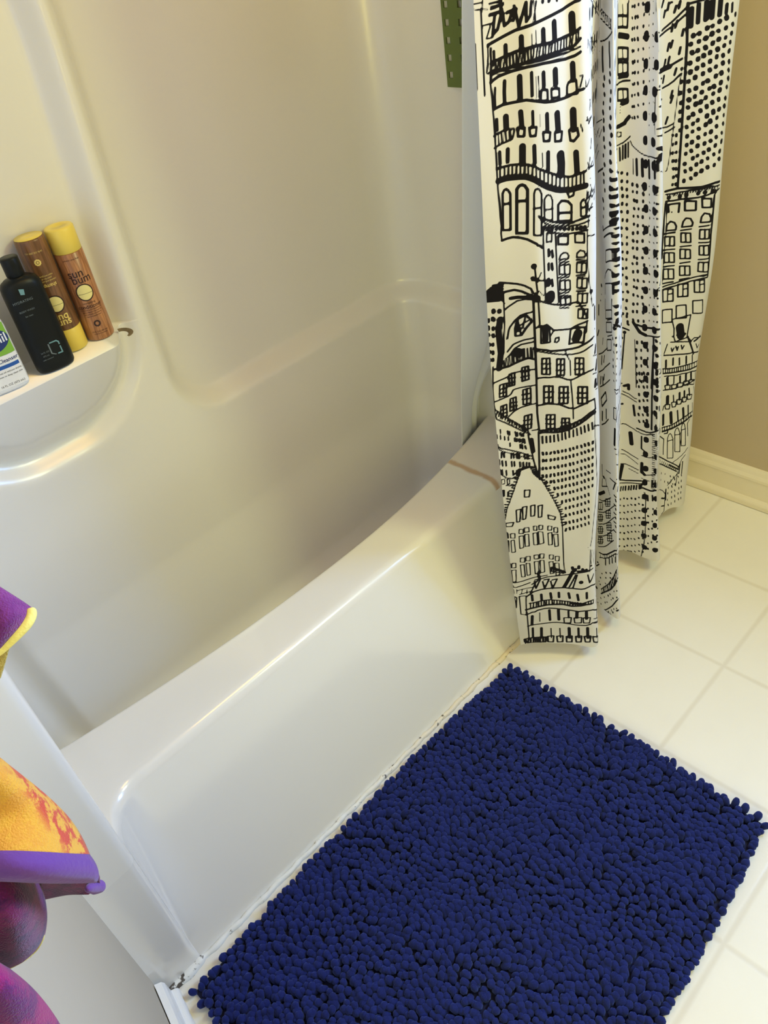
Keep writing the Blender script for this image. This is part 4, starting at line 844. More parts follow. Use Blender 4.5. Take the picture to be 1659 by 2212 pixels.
'6:115,211 115,197|1.6:120,210 120,195|1.6:126,209 126,196|1.6:132,208 132,195|1.6:137,208 137,196|1.6:144,206 144,196|1.6:150,205 150,198|1.6:155,208 155,199|1.6:162,210 161,199|1.'
'6:168,210 168,199|1.6:175,211 174,198|1.6:190,204 187,192|3.8:125,204 150,201|2.1:21,168 36,176 42,176 48,181 55,183 62,185 74,186 106,181 124,179 139,176 151,178 172,178 194,165|3'
'.5:35,162 32,127|1.4:52,172 51,138|3.1:74,179 74,141|3.5:94,178 94,142|2.4:116,176 116,151|3.8:135,175 134,153|3.8:156,173 156,150|1.6:188,171 185,147|1.7:105,150 122,153 120,132 1'
'06,131 105,150|1.7:128,152 145,155 144,135 129,133 128,152|1.7:148,153 165,153 163,135 149,135 148,153|1.6:174,146 193,139 190,125 174,132|1.9:22,123 30,126 78,132 89,132 128,126 1'
'38,126 155,127 165,130 170,134 178,133 190,128|2.8:33,114 31,72|3.5:53,112 51,71|1.6:75,110 74,72|1.6:95,110 95,72|3.8:116,112 116,74|2.8:137,115 137,79|3.8:158,118 158,83|2.1:183,'
'110 184,77|2.1:66,78 80,80 78,55 66,55 66,78|2.1:87,78 101,80 100,56 88,55 87,78|2.1:109,78 122,82 121,58 109,56 109,78|2.1:130,82 144,87 142,64 131,60 130,82|2.1:150,87 165,90 163'
',69 152,67 150,87|2.1:170,88 191,77 190,57 173,68 170,88|2.1:10,71 62,75 60,54 26,50 10,59 10,71|2.3:14,70 12,52|2.3:20,70 18,52|2.3:25,69 24,51|2.3:32,70 31,51|2.3:37,71 36,51|2.3'
':43,71 42,51|2.3:48,73 47,51|2.3:55,75 54,53|2.3:60,75 60,54|1.7:24,179 22,80 18,50|1.1:194,1413 190,1401|1.1:232,1404 248,1391 275,1398|1.1:180,1306 182,1295 192,1305|1.1:216,1402'
' 244,1386 273,1393|1.3:188,1288|1.3:379,1258|1.2:382,1177 424,1196|1.3:287,1333|1.3:392,1334|1.1:179,1360 181,1349 192,1359|1.1:179,1150 177,1129|1.1:188,1272 185,1256|1.3:262,1411'
'|1.3:385,1407|1.3:263,1394|1.3:385,1390|1.3:177,1159 187,1161|1.2:301,1326|1.2:397,1330|1.3:178,1227 192,1228|1.1:204,1244|1.1:363,1194 396,1218|1.1:182,1200 187,1186 201,1196|1.1:'
'175,1183 177,1170 183,1183|1.1:181,1190 185,1177 195,1188|1.3:274,1377|1.3:389,1374|1.1:380,1329 378,1315|1.1:294,1303 282,1295|1.1:287,1369 282,1356|1.1:177,1169 179,1155 186,1168'
'|1.1:176,1192 179,1179 186,1191|1.1:195,1258|1.1:356,1203 389,1227|1.2:199,1137|1.2:401,1107|1.1:218,1417 237,1405 261,1412|1.1:192,1414 198,1403 240,1407|1.1:176,1190 175,1177|1.2'
':379,1260 412,1273|1.1:178,1237 180,1225 189,1236|1.1:333,1247 377,1236 398,1256|1.1:183,1244 180,1230|1.1:196,1243 192,1230|1.3:240,1368|1.3:306,1360|1.1:238,1395 256,1381 284,138'
'7|1.3:182,1210|1.3:357,1164|1.1:238,1423 236,1409|1.1:190,1330 186,1313|1.1:188,1330 192,1318|1.1:306,1304|1.3:178,1301 192,1303|1.1:386,1250 399,1241 413,1258|1.2:381,1175 421,119'
'3|1.1:195,1188 192,1171|1.1:240,1358 270,1341 302,1347|1.4:226,1460 237,1455 243,1450 269,1438 303,1426|1.4:387,1421 406,1417 443,1411|1.1:242,1457 276,1443 298,1436|1.1:393,1432 4'
'23,1427 440,1426|2.3:265,1450 265,1449|2.3:267,1445 267,1444|2.1:284,1444 285,1443|2.1:287,1438 287,1438|2.1:315,1436 315,1435|2.1:384,1431 384,1430|2.1:390,1433 392,1433|2.1:391,1'
'428 393,1427|2.1:399,1431 399,1430|2.1:400,1426 400,1425|2.1:409,1429 409,1428|2.1:409,1424 409,1422|2.1:419,1426 419,1426|2.1:419,1422 419,1420|2.1:428,1424 428,1424|2.1:429,1420 '
'429,1418|2.1:436,1422 438,1422|2.1:436,1417 438,1416|1.4:251,1399 303,1390|1.4:390,1388 409,1392 423,1397 439,1405 445,1409|1.5:298,1389 309,1365 310,1353 315,1340|1.5:380,1325 375'
',1292|3.9:402,1380 404,1364 408,1348|3.0:432,1392 433,1380 436,1369 437,1358|3.8:415,1339 416,1337|3.3:438,1349 440,1347|3.4:412,1327 415,1326|3.2:437,1337 439,1335|3.6:418,1314 42'
'0,1313|3.2:444,1323 444,1321|3.4:416,1300 416,1299|3.4:443,1310 443,1308|4.0:415,1286 417,1284|3.2:442,1297 442,1296|3.7:420,1274 420,1272|3.9:446,1283 446,1282|4.1:421,1261 422,12'
'58|4.0:444,1269 446,1267|3.9:423,1245 423,1243|4.1:450,1256 450,1255|3.3:426,1232 428,1231|3.4:446,1242 448,1240|3.5:423,1217 423,1216|3.4:449,1229 449,1226|3.9:428,1203 430,1202|3'
'.7:449,1213 450,1211|3.3:424,1186 427,1185|3.9:450,1198 451,1197|3.7:427,1174 427,1172|3.5:451,1184 452,1182|3.3:432,1160 432,1158|3.9:451,1169 451,1166|4.0:421,1140 424,1138|3.8:4'
'51,1154 451,1152|3.2:426,1125 426,1124|3.4:453,1139 453,1137|3.3:422,1109 422,1108|3.9:453,1124 453,1121|3.2:415,1087 415,1084|4.0:453,1108 453,1106|1.4:413,1078 455,1103|1.8:420,1'
'068 454,1089|1.5:431,1047 455,1059 455,1037 426,1021 431,1047|1.5:408,981 420,997 441,1014 452,1017 454,1010 454,1003|1.5:408,981|1.4:410,971 454,991 453,968|1.4:406,946 410,971|1.'
'3:178,1179|1.3:405,1148|1.5:177,1113 193,1110|1.5:399,1080|1.4:405,936|1.4:451,957 449,935|1.4:403,913 405,936|4.2:182,1008|4.2:380,954|2.0:182,993|2.0:380,935|2.3:187,980|2.3:376,'
'920|2.9:192,974 191,949|2.1:368,907 369,885|1.9:190,930|1.9:372,852 367,837|1.9:186,916|1.3:391,843 390,826|3.1:192,895 188,881|3.8:194,861 189,844|1.9:389,800 389,779|1.6:400,807 '
'398,788|3.1:186,823 184,808|1.9:388,750 387,730|1.6:402,763 401,748|1.4:182,876 188,875 196,871|1.4:375,797 391,808 406,823 415,831|1.4:180,838 185,837 191,835|1.4:378,755 396,770 '
'405,781 427,802|1.4:412,849 438,862 435,836 412,824 412,849|1.4:406,912 449,933 447,914 405,893 406,912|1.4:408,886 445,904 443,881 408,864 408,886|1.3:415,858 444,875|1.3:414,894 '
'449,913|1.9:396,678 391,696 410,723 415,705 396,678|2.6:398,666 398,643|2.2:414,681 415,657|1.6:180,718 186,716 196,708|1.6:396,630 411,643 424,661|1.4:185,801 192,800|1.4:385,722 '
'401,735 427,762|3.5:196,826 192,808|2.2:396,753 397,735|1.4:396,519 397,483|1.4:196,589|1.4:415,515 435,519|4.2:404,486 404,485|1.4:397,478 395,452|1.4:412,489 416,467|1.4:197,536|'
'1.4:395,452 420,470 430,451|4.2:384,421 405,442|1.4:197,514|1.4:384,405 396,408 403,413 434,446|1.9:432,503 452,502 444,478|1.3:383,394 397,404 398,382 384,372 383,394|1.3:390,398 '
'391,377|1.2:203,490|1.2:401,399|1.2:208,480|1.2:401,392|1.3:411,425 430,439 429,416 411,402 411,425|1.3:420,432 419,408|1.2:407,413 432,432|1.2:407,406 431,424|1.3:383,364 402,376 '
'409,383 429,407 448,432|1.3:385,357 398,366 399,346 386,337 385,357|1.3:392,361 393,342|1.2:382,347 402,362|1.2:383,340 402,354|1.3:413,390 431,404 430,379 413,366 413,390|1.3:423,'
'398 422,372|1.2:411,380 432,396|1.2:411,372 432,389|1.3:385,327 392,331 396,335 403,339 419,356 446,394|1.3:387,320 400,329 401,308 388,299 387,320|1.3:394,324 395,304|1.2:384,310 '
'404,324|1.2:385,303 404,317|1.3:417,355 432,366 432,341 417,330 417,355|1.3:424,360 424,335|1.2:413,343 435,360|1.2:414,336 435,353|1.3:387,289 405,302 420,318 435,342 444,353|1.3:'
'389,286 402,295 403,275 391,266 389,286|1.3:396,291 397,270|1.2:387,277 405,290|1.2:387,269 406,283|1.3:419,322 435,334 435,308 420,297 419,322|1.3:426,328 427,302|1.2:418,312 437,'
'327|1.2:418,304 437,319|1.3:390,256 396,260 407,268 413,274 420,283 427,294 442,316|2.2:447,463 453,460|2.2:451,453 453,446|2.2:446,435 452,433|2.2:451,425 452,420|2.2:445,408 452,'
'406|2.2:450,397 451,392|2.2:444,379 451,378|2.2:449,369 451,364|2.2:444,350 450,348|1.9:394,239 407,242 420,252 446,285 462,293|1.4:396,223 404,229 410,231 425,244 449,277 476,270|'
'1.1:399,236 399,227|1.1:407,242 407,233|1.1:412,246 413,237|1.1:420,252 420,243|1.1:428,257 428,249|1.1:435,264 436,254|1.1:442,268 442,259|1.1:449,274 449,264|1.1:467,270 468,260|'
'1.9:416,233 417,213|1.9:428,244 429,226|1.9:437,254 438,236|1.9:448,263 448,246|2.2:407,176 407,175|2.5:420,190 420,188|2.7:433,198 434,198|2.4:402,158 402,156|2.1:420,172 420,170|'
'2.3:434,183 434,181|2.5:401,133 401,132|2.1:419,151 420,150|2.1:434,165 434,164|1.4:404,118 417,137 429,156 444,194 450,217 456,228 468,231|1.8:403,101 430,134 437,144 447,166 456,'
'195 486,175 466,203 467,211|1.4:406,121 408,105|1.4:411,129 414,113|1.4:414,135 417,117|1.4:419,139 422,123|1.4:423,147 427,130|1.4:426,152 430,134|1.4:431,159 434,139|1.4:434,169 '
'438,146|1.4:437,177 441,150|1.4:441,185 444,160|1.4:444,194 448,167|1.4:447,207 450,175|1.4:451,221 456,183|1.4:462,231 477,177|2.2:401,85 402,83|1.7:415,100 415,97|2.2:429,117 429'
',113|2.1:434,126 436,124|1.6:446,145 446,142|1.7:454,151 454,148|1.8:401,64 401,60|2.0:418,83 418,79|1.7:425,90 425,86|1.7:439,109 439,107|2.1:444,119 444,116|1.7:454,129 454,125|1'
'.6:190,159|1.6:413,51 417,52 426,63 434,75 442,88 448,102 453,115 458,123|1.4:194,141 192,138|1.6:419,50 426,51|1.7:426,51 431,51|1.5:435,55 437,51|1.7:444,68 444,63|1.3:453,82 453'
',77|1.5:457,84 457,79|1.8:429,58 429,51|1.4:440,73 440,66|1.5:447,83 447,78|1.3:453,90 454,86|2.1:680,1418|2.1:736,1411|2.4:687,1413|2.4:734,1407 734,1388 692,1394 687,1413|1.5:718'
',1408 720,1390|2.4:692,1394 734,1388 733,1370 696,1375 692,1394|1.5:718,1390 720,1371|2.4:701,1341 735,1336 735,1317 704,1321 701,1341|1.5:720,1338 722,1318|2.4:705,1316 735,1312 7'
'35,1292 707,1295 705,1316|1.5:721,1313 723,1293|2.4:709,1269 735,1266 736,1245 710,1249 709,1269|1.5:723,1267 725,1246|5.1:704,1361 734,1355|5.4:714,1291 733,1291|1.8:527,1315|1.8:'
'701,1279 708,1278 713,1280 723,1281 741,1281|6.0:724,1243 733,1245|1.4:515,1365|1.4:703,1329|1.4:516,1360|1.4:704,1325|1.4:517,1355|1.4:704,1319|1.4:518,1351|1.4:705,1314|1.4:519,1'
'346|1.4:705,1309|1.4:520,1342|1.4:706,1304|1.4:521,1337|1.4:707,1299|1.4:522,1332|1.4:707,1294|1.4:523,1327|1.4:708,1288|1.4:533,1291|1.4:718,1246|1.4:535,1285|1.4:718,1241|1.4:537'
',1280|1.4:718,1236|1.4:538,1275|1.4:718,1230|1.4:540,1269|1.4:718,1225|4.2:582,1234|4.2:711,1201 717,1201 729,1205 731,1209 739,1216|1.5:457,1237|1.5:710,1166 716,1166 725,1168 733'
',1173 742,1180|1.4:710,1191 721,1189 721,1180 710,1183 710,1191|2.0:711,1159|2.0:461,1210|2.0:718,1160 719,1134|2.0:725,1163 725,1136|2.0:731,1165 731,1138|2.0:737,1168 737,1140|3.'
'2:461,1195|3.2:714,1112|3.3:723,1110 723,1109|2.6:735,1108 735,1105|2.6:457,1184 457,1182|3.2:723,1094 723,1092|3.0:735,1092 735,1090|2.6:458,1167 458,1166|2.8:723,1080 724,1076|3.'
'2:734,1076 734,1074|3.2:457,1155 457,1153|3.3:725,1064 725,1061|3.2:735,1062 735,1060|2.5:498,1125 458,1138|3.1:724,1048 724,1045|3.0:734,1045 734,1043|2.9:456,1127 456,1125|2.9:72'
'2,1031 723,1029|3.3:736,1030 736,1027|3.1:456,1114 456,1113|2.6:725,1014 725,1010|3.1:735,1012 735,1009|2.6:516,1074|2.6:457,1097|3.2:722,996 723,994|3.4:734,994 735,992|3.0:456,10'
'84 456,1082|3.0:722,980 722,977|2.6:735,975 735,973|2.7:456,1070 456,1069|3.3:723,962 724,959|2.9:735,961 735,958|3.1:456,1058 456,1055|2.8:725,943 725,941|3.1:736,942 736,939|3.4:'
'457,1040 457,1037|2.6:724,928 726,925|2.6:734,926 734,923|2.7:457,1026|2.7:532,989|3.1:725,905 726,903|3.0:734,906 734,904|2.6:456,1009 456,1006|2.9:725,890 725,888|3.3:734,884 735'
',881|3.3:457,992 457,990|3.0:471,982 472,980|3.3:734,868 734,866|2.9:456,976 456,974|3.2:483,961|3.2:726,848|3.4:737,850 738,848|2.7:567,903 562,903|2.8:726,831 726,829|3.2:735,829'
' 735,826|2.9:456,944 457,941|3.3:472,934 472,931|2.8:733,810 734,806|2.9:457,927 457,925|3.2:482,909 495,900|2.9:735,790 735,786|3.3:458,909 458,906|3.2:480,892 488,886|2.9:737,769'
' 739,767|2.6:457,929 457,926|3.3:726,795 726,793|2.8:736,796 736,794|2.5:458,915 458,913|2.6:498,890 499,887|3.0:737,776 737,774|2.2:453,902 455,902 475,887|2.2:726,758 730,756 740'
',753|4.2:453,894|4.2:730,746|1.1:467,874 472,838 481,797 492,754 498,732|1.6:730,744 724,645|1.6:520,742 508,725|2.4:446,870 446,866|1.6:456,875 456,872|2.0:725,732 725,729|2.1:451'
',858 451,855|2.1:457,858 457,854|2.1:486,839 495,831|2.0:447,839 449,836|2.0:459,841 459,838|1.7:499,819 500,816|2.1:444,820 444,816|1.7:460,825 462,822|2.0:497,803 508,794|2.5:443'
',804 443,800|2.0:457,808 457,806|2.1:724,653 724,650|1.9:444,788 446,786|1.9:460,789 460,786|2.1:486,774 487,770|1.9:444,769 445,767|1.7:461,773 461,770|2.1:550,715|2.1:724,605|1.6'
':447,748 454,750 470,744 491,732|1.6:540,700|1.6:726,583 730,580 738,577 751,568 757,568|1.6:449,743 478,732|1.6:724,575 751,560 757,558|3.5:729,598 738,603 738,590|3.2:507,705|3.2'
':725,546|1.4:444,702 464,704 463,675 444,673 444,702|2.6:476,688 463,668|2.9:749,546 752,517|1.6:476,654|1.6:551,603|1.6:724,487 727,488 732,487 743,480 751,476 757,472|3.2:449,649'
' 448,606|4.8:743,463 746,430|1.6:448,596 456,597|1.6:579,511|1.6:724,410 730,407 745,397 762,388|1.4:452,584 464,580|1.4:722,397 733,395 762,372|1.6:455,556 481,540|1.6:723,365 734'
',365 748,360 763,354|4.8:726,359 720,318|1.4:742,352 763,343|2.2:456,513|2.2:720,312 735,312 771,322|1.6:456,501|1.6:720,301 729,302 750,308 774,313|1.8:461,490 458,477|1.8:724,290'
' 722,274|1.8:730,291 729,277|1.8:736,294 735,278|1.8:743,296 742,282|1.8:749,300 748,284|1.8:755,302 754,288|1.8:761,305 760,290|1.8:767,307 767,294|1.8:772,311 771,297|2.0:722,247'
' 722,243|2.2:732,252 732,249|2.3:740,253 740,250|2.2:750,259 750,255|2.3:759,261 759,257|1.9:767,268 767,265|1.9:775,269 775,266|1.9:721,225 722,222|2.3:732,225 732,222|1.8:742,231'
' 742,228|2.2:749,236 751,234|2.4:759,240 759,237|2.1:767,247 768,244|2.1:776,247 776,243|2.3:721,198 721,195|2.2:732,201 734,198|2.2:742,208 742,205|2.2:751,212 752,210|2.1:759,220'
' 760,217|1.9:769,224 769,221|2.2:776,227 777,224|2.4:723,175 723,172|1.9:732,178 732,175|2.4:740,181 741,177|1.9:751,188 752,185|2.4:759,195 759,192|2.3:769,200 769,197|2.1:778,203'
' 778,200|2.1:721,147 723,143|2.3:730,149 730,145|2.1:742,157 742,153|1.9:751,162 751,159|1.8:759,170 759,167|1.8:770,174 770,171|1.9:775,180 775,177|2.2:722,121 722,118|2.4:732,122'
' 732,118|2.3:741,131 743,127|2.2:751,138 751,135|2.2:760,145 761,142|1.9:768,149 769,147|1.9:777,152 777,149|1.8:720,96 721,92|2.2:730,97 731,93|2.4:741,104 741,99|1.9:749,108 749,'
'105|2.3:757,112 758,109|2.3:768,124 768,120|1.9:778,130 778,126|2.1:720,68 720,65|2.3:732,67 732,64|2.3:739,74 739,70|1.9:750,80 750,76|2.0:758,87 759,84|2.3:768,97 769,94|2.1:776,'
'103 776,99|1.9:476,269 477,265|2.4:730,50 730,50|2.1:739,51 743,51|2.0:748,54 749,50|2.1:757,60 758,57|2.0:768,70 768,67|2.2:777,75 777,71|2.0:745,1403 745,1401|2.6:751,1403 751,14'
'01|2.2:760,1405 760,1403|2.6:770,1405 771,1403|2.0:745,1385 746,1383|2.4:753,1386 753,1383|2.6:758,1386 759,1384|2.1:773,1388 773,1386|2.4:746,1368 746,1366|2.2:751,1369 751,1367|2'
'.4:758,1369 758,1367|2.4:772,1370 772,1368|2.5:745,1350 746,1348|2.3:751,1351 752,1348|2.7:759,1351 760,1348|2.2:773,1352 773,1350|2.3:746,1332 747,1329|2.0:750,1332 750,1330|2.2:7'
'61,1333 761,1331|2.1:772,1334 773,1332|2.7:747,1313 748,1310|2.7:752,1314 752,1312|2.2:760,1314 760,1312|2.1:772,1317 772,1315|2.4:747,1294 747,1293|2.7:753,1295 753,1293|2.2:761,1'
'295 761,1293|2.2:774,1297 774,1295|2.0:747,1275 748,1273|2.4:752,1276 752,1274|2.5:760,1277 761,1274|2.3:774,1279 774,1276|2.5:746,1255 746,1253|2.2:753,1256 753,1255|2.7:761,1258 '
'762,1255|2.2:774,1260 774,1257|2.6:747,1235 747,1234|2.3:751,1236 752,1234|2.1:761,1238 762,1236|2.2:774,1240 774,1238|2.0:746,1215 747,1213|2.4:752,1216 753,1213|2.3:760,1217 761,'
'1215|2.6:775,1220 775,1218|1.4:784,1406 784,1404|1.3:793,1407 793,1406|1.4:784,1388 785,1386|1.3:794,1390 795,1388|1.5:785,1370 785,1369|1.4:795,1373 795,1371|1.4:786,1353 787,1352'
'|1.5:795,1355 797,1353|1.4:788,1335 788,1333|1.5:798,1337 798,1336|1.5:789,1318 789,1316|1.5:800,1319 800,1318|1.6:790,1299 790,1297|1.6:800,1301 801,1300|1.6:791,1280 791,1278|1.5'
':802,1283 802,1281|1.3:791,1261 791,1260|1.6:803,1264 803,1263|1.5:792,1242 792,1240|1.3:804,1245 805,1244|1.3:792,1222 792,1221|1.6:805,1226 805,1224|1.5:792,1202 792,1201|1.3:805'
',1206 807,1205|1.5:742,1171 746,1163 752,1158 766,1149 776,1145 780,1144 788,1143 810,1145 815,1144|1.2:748,1137 749,1106|3.0:757,1136 758,1105|3.6:771,1136 771,1120 772,1104|3.6:7'
'90,1135 791,1120 791,1102|2.4:809,1139 809,1105|1.2:813,1139 813,1122|1.2:876,1083|3.8:852,1137 815,1163|3.1:747,1087 747,1084|3.4:758,1085 759,1082|2.7:771,1085 772,1083|2.6:748,1'
'072 748,1070|3.0:758,1071 758,1069|3.3:773,1069 774,1066|3.4:751,1054 752,1052|3.1:758,1053 758,1050|2.8:773,1054 773,1051|2.9:751,1037 752,1035|2.7:762,1037 762,1035|3.3:773,1036 '
'773,1034|2.6:750,1021 750,1019|2.7:760,1021 761,1019|3.1:772,1021 772,1018|2.9:751,1004 751,1002|2.9:760,1002 760,999|3.0:773,1002 773,1001|3.2:749,985 749,982|3.1:760,987 760,984|'
'3.2:774,987 775,984|3.4:749,968 750,966|3.1:759,967 759,965|3.1:772,970 772,967|3.0:749,952 749,950|3.2:759,952 759,949|2.7:773,952 775,950|2.9:752,933 752,930|3.2:759,930 759,928|'
'3.3:772,932 772,931|2.7:748,917 749,915|3.0:759,919 759,916|3.0:776,917 776,914|3.0:750,899 750,896|3.3:761,901 761,898|3.1:776,900 777,897|2.6:752,880 753,877|2.8:761,880 762,877|'
'2.8:775,879 776,877|2.7:752,864 752,862|3.4:759,862 759,860|3.2:773,862 774,860|2.9:751,845 751,842|2.8:761,843 762,841|3.2:772,842 772,839|3.4:751,822 751,820|2.9:761,824 761,822|'
'2.7:774,826 775,823|3.1:750,804 750,801|2.9:760,806 760,802|2.8:774,806 775,802|2.9:750,783 751,780|3.0:763,783 763,780|2.5:776,785 776,781|1.7:790,1085 790,1084|1.7:806,1088 806,1'
'087|1.9:812,1089 812,1087|1.6:790,1069 790,1067|1.9:807,1074 807,1072|1.8:812,1073|1.8:891,1043|1.6:789,1053 791,1051|1.7:807,1057 806,1054|2.0:812,1056 812,1054|1.8:790,1037 792,1'
'035|1.8:803,1039 804,1036|1.8:811,1042 812,1039|1.8:790,1021 790,1018|1.7:803,1023 804,1022|1.5:812,1026 812,1023|1.8:788,1003 788,1001|1.8:805,1006 805,1005|1.7:812,1008 812,1006|'
'1.9:790,985 791,983|1.8:803,989 804,988|1.7:811,990 811,988|1.8:788,969 789,967|1.8:801,970 803,969|1.5:811,974 811,972|1.5:789,952 789,950|1.7:804,955 804,952|1.9:812,956 812,954|'
'1.5:788,933 788,931|1.6:802,938 802,936|1.6:811,940 811,937|1.6:790,917 790,915|1.9:802,918 802,916|1.7:812,923 812,919|1.9:788,898 790,896|1.6:804,901 804,899|1.8:812,904 812,902|'
'2.0:789,880 789,878|1.9:802,883 802,881|1.8:811,885 811,883|1.7:790,863 790,861|1.9:802,866 802,864|1.8:812,868 812,865|1.7:792,844 792,842|1.9:803,847 804,845|1.9:812,848 812,846|'
'1.6:789,826 790,823|1.5:801,826 803,825|1.8:812,829 812,827|1.5:790,807 790,805|1.6:803,810 803,808|1.9:811,810 811,808|1.5:790,788 790,786|1.8:803,790 803,788|1.7:811,792 811,789|'
'1.1:808,1270 810,1187|1.9:749,778 763,762 779,747 815,754|4.2:751,775 766,754 781,749|2.6:757,771 763,771 781,768 790,769 808,773 815,772|3.0:760,728 760,723|3.0:772,731 772,727|2.'
'6:785,731 785,727|3.0:758,707 758,702|2.3:770,710 770,705|2.9:786,714 786,709|2.7:758,685 758,681|2.7:770,689 770,684|2.3:786,692 786,687|2.8:758,664 758,659|2.3:770,668 770,663|2.'
'6:785,670 786,666|3.0:758,642 757,637|2.5:771,646 771,641|2.4:785,650 784,645|3.0:758,620 758,615|2.5:770,624 770,619|3.0:784,629 784,624|1.3:754,732 756,622 756,600|2.7:803,749 80'
'3,720 801,691 795,611|2.8:809,745 810,741|2.5:810,727 810,722|3.0:810,708 811,703|3.0:810,687 810,682|2.6:810,667 811,663|2.3:811,646 811,641|2.8:811,626 811,621|2.8:765,646 765,64'
'0|2.7:776,650 777,645|3.0:787,651 787,647|2.4:765,626 766,621|2.3:775,627 775,623|2.4:784,633 784,628|2.6:763,607 763,603|3.0:775,610 776,606|2.3:784,614 784,608|2.9:763,585 763,58'
'0|2.6:776,590 776,586|2.6:786,596 786,591|2.7:764,566 764,562|2.8:774,571 775,567|2.4:784,574 784,570|2.9:764,547 764,541|2.7:775,551 775,547|2.8:784,553 783,548|2.8:761,526 762,52'
'1|2.5:772,528 773,524|3.0:784,533 784,527|2.5:762,506 764,501|2.8:774,509 774,505|3.0:782,514 783,509|2.7:801,672 801,651 796,583 793,489|2.8:810,661 810,655|2.6:811,638 811,632|2.'
'7:811,613 811,607|3.1:809,589 810,582|2.7:810,565 810,558|2.8:809,537 809,530|2.8:807,509 807,503|2.1:757,481 772,478 777,478 780,476 784,477 788,477 793,480 811,493 818,493|1.6:75'
'9,472 770,468 782,468 787,471 802,478|2.1:769,460 769,423 778,416|3.9:771,378 771,352 778,343|1.4:769,402 780,399 787,399 796,403|1.4:768,348 777,343 781,342 804,350|1.4:960,242|1.'
'3:771,331 789,325|1.3:794,470 802,472|1.3:794,464 802,465|1.3:794,457 802,459|1.3:794,451 802,454|1.3:794,446 802,446|1.3:794,438 802,441|1.3:794,433 802,435|1.3:794,427 802,428|1.'
'3:794,420 802,422|1.3:794,414 802,414|1.3:794,407 802,408|1.3:794,400 802,403|1.3:794,395 802,395|1.3:794,387 802,389|1.3:794,382 802,382|1.3:794,374 802,376|1.3:794,368 802,370|1.'
'3:794,363 802,363|1.3:794,355 802,356|1.3:794,350 802,351|1.3:794,342 802,343|1.3:795,336 802,337|1.3:795,330 802,330|1.3:795,322 803,324|1.3:795,317 803,318|1.3:795,311 803,310|1.'
'3:795,303 803,304|1.1:805,461 819,460|1.1:805,455 820,454|1.1:804,448 821,447|1.1:804,442 822,439|1.1:804,436 823,433|1.1:804,429 826,424|1.1:804,423 828,416|1.1:804,416 832,408|1.'
'1:804,409|1.1:970,297|1.6:794,330|1.6:961,223|1.3:794,330 794,306|1.3:797,331 798,307|1.3:804,333 804,309|1.3:820,333 820,308|2.6:775,301 784,297 792,295 797,296 803,300 811,301|2.'
'6:974,176|1.4:778,287|1.4:977,163|2.1:786,279 787,261|2.1:797,282 798,264|2.1:817,284 813,267|2.1:788,237 788,234|2.1:800,239 800,236|2.2:811,243 812,240|2.3:788,212 789,209|1.9:79'
'9,220 800,217|2.2:811,222 812,218|2.5:789,190 789,187|2.2:799,197 799,194|2.5:812,202 811,200|2.2:790,168 791,165|2.5:799,172 799,169|2.0:814,173 814,170|2.0:790,143 790,139|2.5:80'
'2,149 802,145|2.1:811,150 812,146|1.9:789,114 789,111|2.0:798,122 798,118|2.0:811,126 811,123|2.5:789,93 789,89|2.3:802,95 802,91|2.3:810,98 810,95|1.3:780,286 782,257 782,208 784,'
'187 783,166 783,146 779,99 776,76 773,51|1.8:775,228 775,223|1.7:778,202 778,199|1.7:776,182 776,177|1.7:777,158 778,155|1.5:777,129 777,124|2.3:1045,1372 1046,1302 1039,1018|2.3:1'
'045,1370 1067,1374|3.8:1051,1362 1051,1331|3.4:1061,1367 1061,1336|3.8:1072,1370 1072,1339|3.8:1081,1371 1081,1341|3.8:1092,1370 1092,1344|2.9:1102,1361 1102,1346|2.3:1111,1361 111'
'2,1346|3.8:1055,1316 1055,1313|3.8:1064,1318 1064,1316|3.6:1075,1326 1075,1323|3.3:1083,1328 1083,1326|3.9:1093,1334 1093,1332|4.2:1103,1339 1104,1336|3.5:1121,1341 1122,1338|3.7:1'
'052,1301 1052,1299|3.6:1064,1304 1064,1302|4.3:1074,1308 1074,1306|4.1:1083,1315 1083,1312|3.3:1092,1318 1093,1316|3.7:1104,1321 1104,1319|3.6:1116,1325 1118,1322|3.9:1054,1286 105'
'5,1283|3.9:1063,1288 1063,1286|4.0:1074,1292 1075,1289|3.7:1085,1298 1085,1295|4.1:1094,1303 1094,1301|3.2:1105,1304 1105,1302|3.9:1116,1309 1117,1307|4.1:1052,1267 1052,1265|3.8:1'
'064,1273 1064,1270|3.9:1072,1278 1073,1275|3.7:1082,1282 1082,1279|4.1:1093,1286 1094,1283|3.6:1104,1290 1104,1288|3.2:1115,1294 1116,1291|4.2:1053,1251 1053,1248|4.1:1063,1256 106'
'3,1254|3.6:1072,1261 1073,1258|3.7:1083,1266 1083,1263|3.2:1093,1273 1093,1269|3.6:1103,1273 1104,1270|4.1:1115,1278 1115,1276|3.3:1051,1234 1051,1231|4.1:1061,1240 1061,1237|3.6:1'
'073,1245 1073,1242|3.7:1083,1250 1084,1247|3.5:1093,1254 1093,1252|3.9:1104,1259 1105,1256|3.6:1117,1259 1119,1255|3.3:1052,1217 1053,1213|4.3:1063,1219 1063,1217|3.4:1074,1227 107'
'4,1224|4.1:1081,1230 1082,1228|3.7:1094,1237 1094,1234|4.2:1103,1241 1104,1238|3.4:1118,1243 1121,1239|4.2:1052,1199 1053,1196|3.5:1062,1204 1062,1201|4.0:1073,1210 1073,1208|3.6:1'
'085,1215 1085,1213|4.0:1092,1218 1093,1215|4.1:1104,1223 1104,1220|4.0:1120,1227 1123,1223|3.8:1051,1184 1052,1182|4.3:1064,1189 1064,1186|4.1:1072,1192 1072,1189|3.6:1080,1199 108'
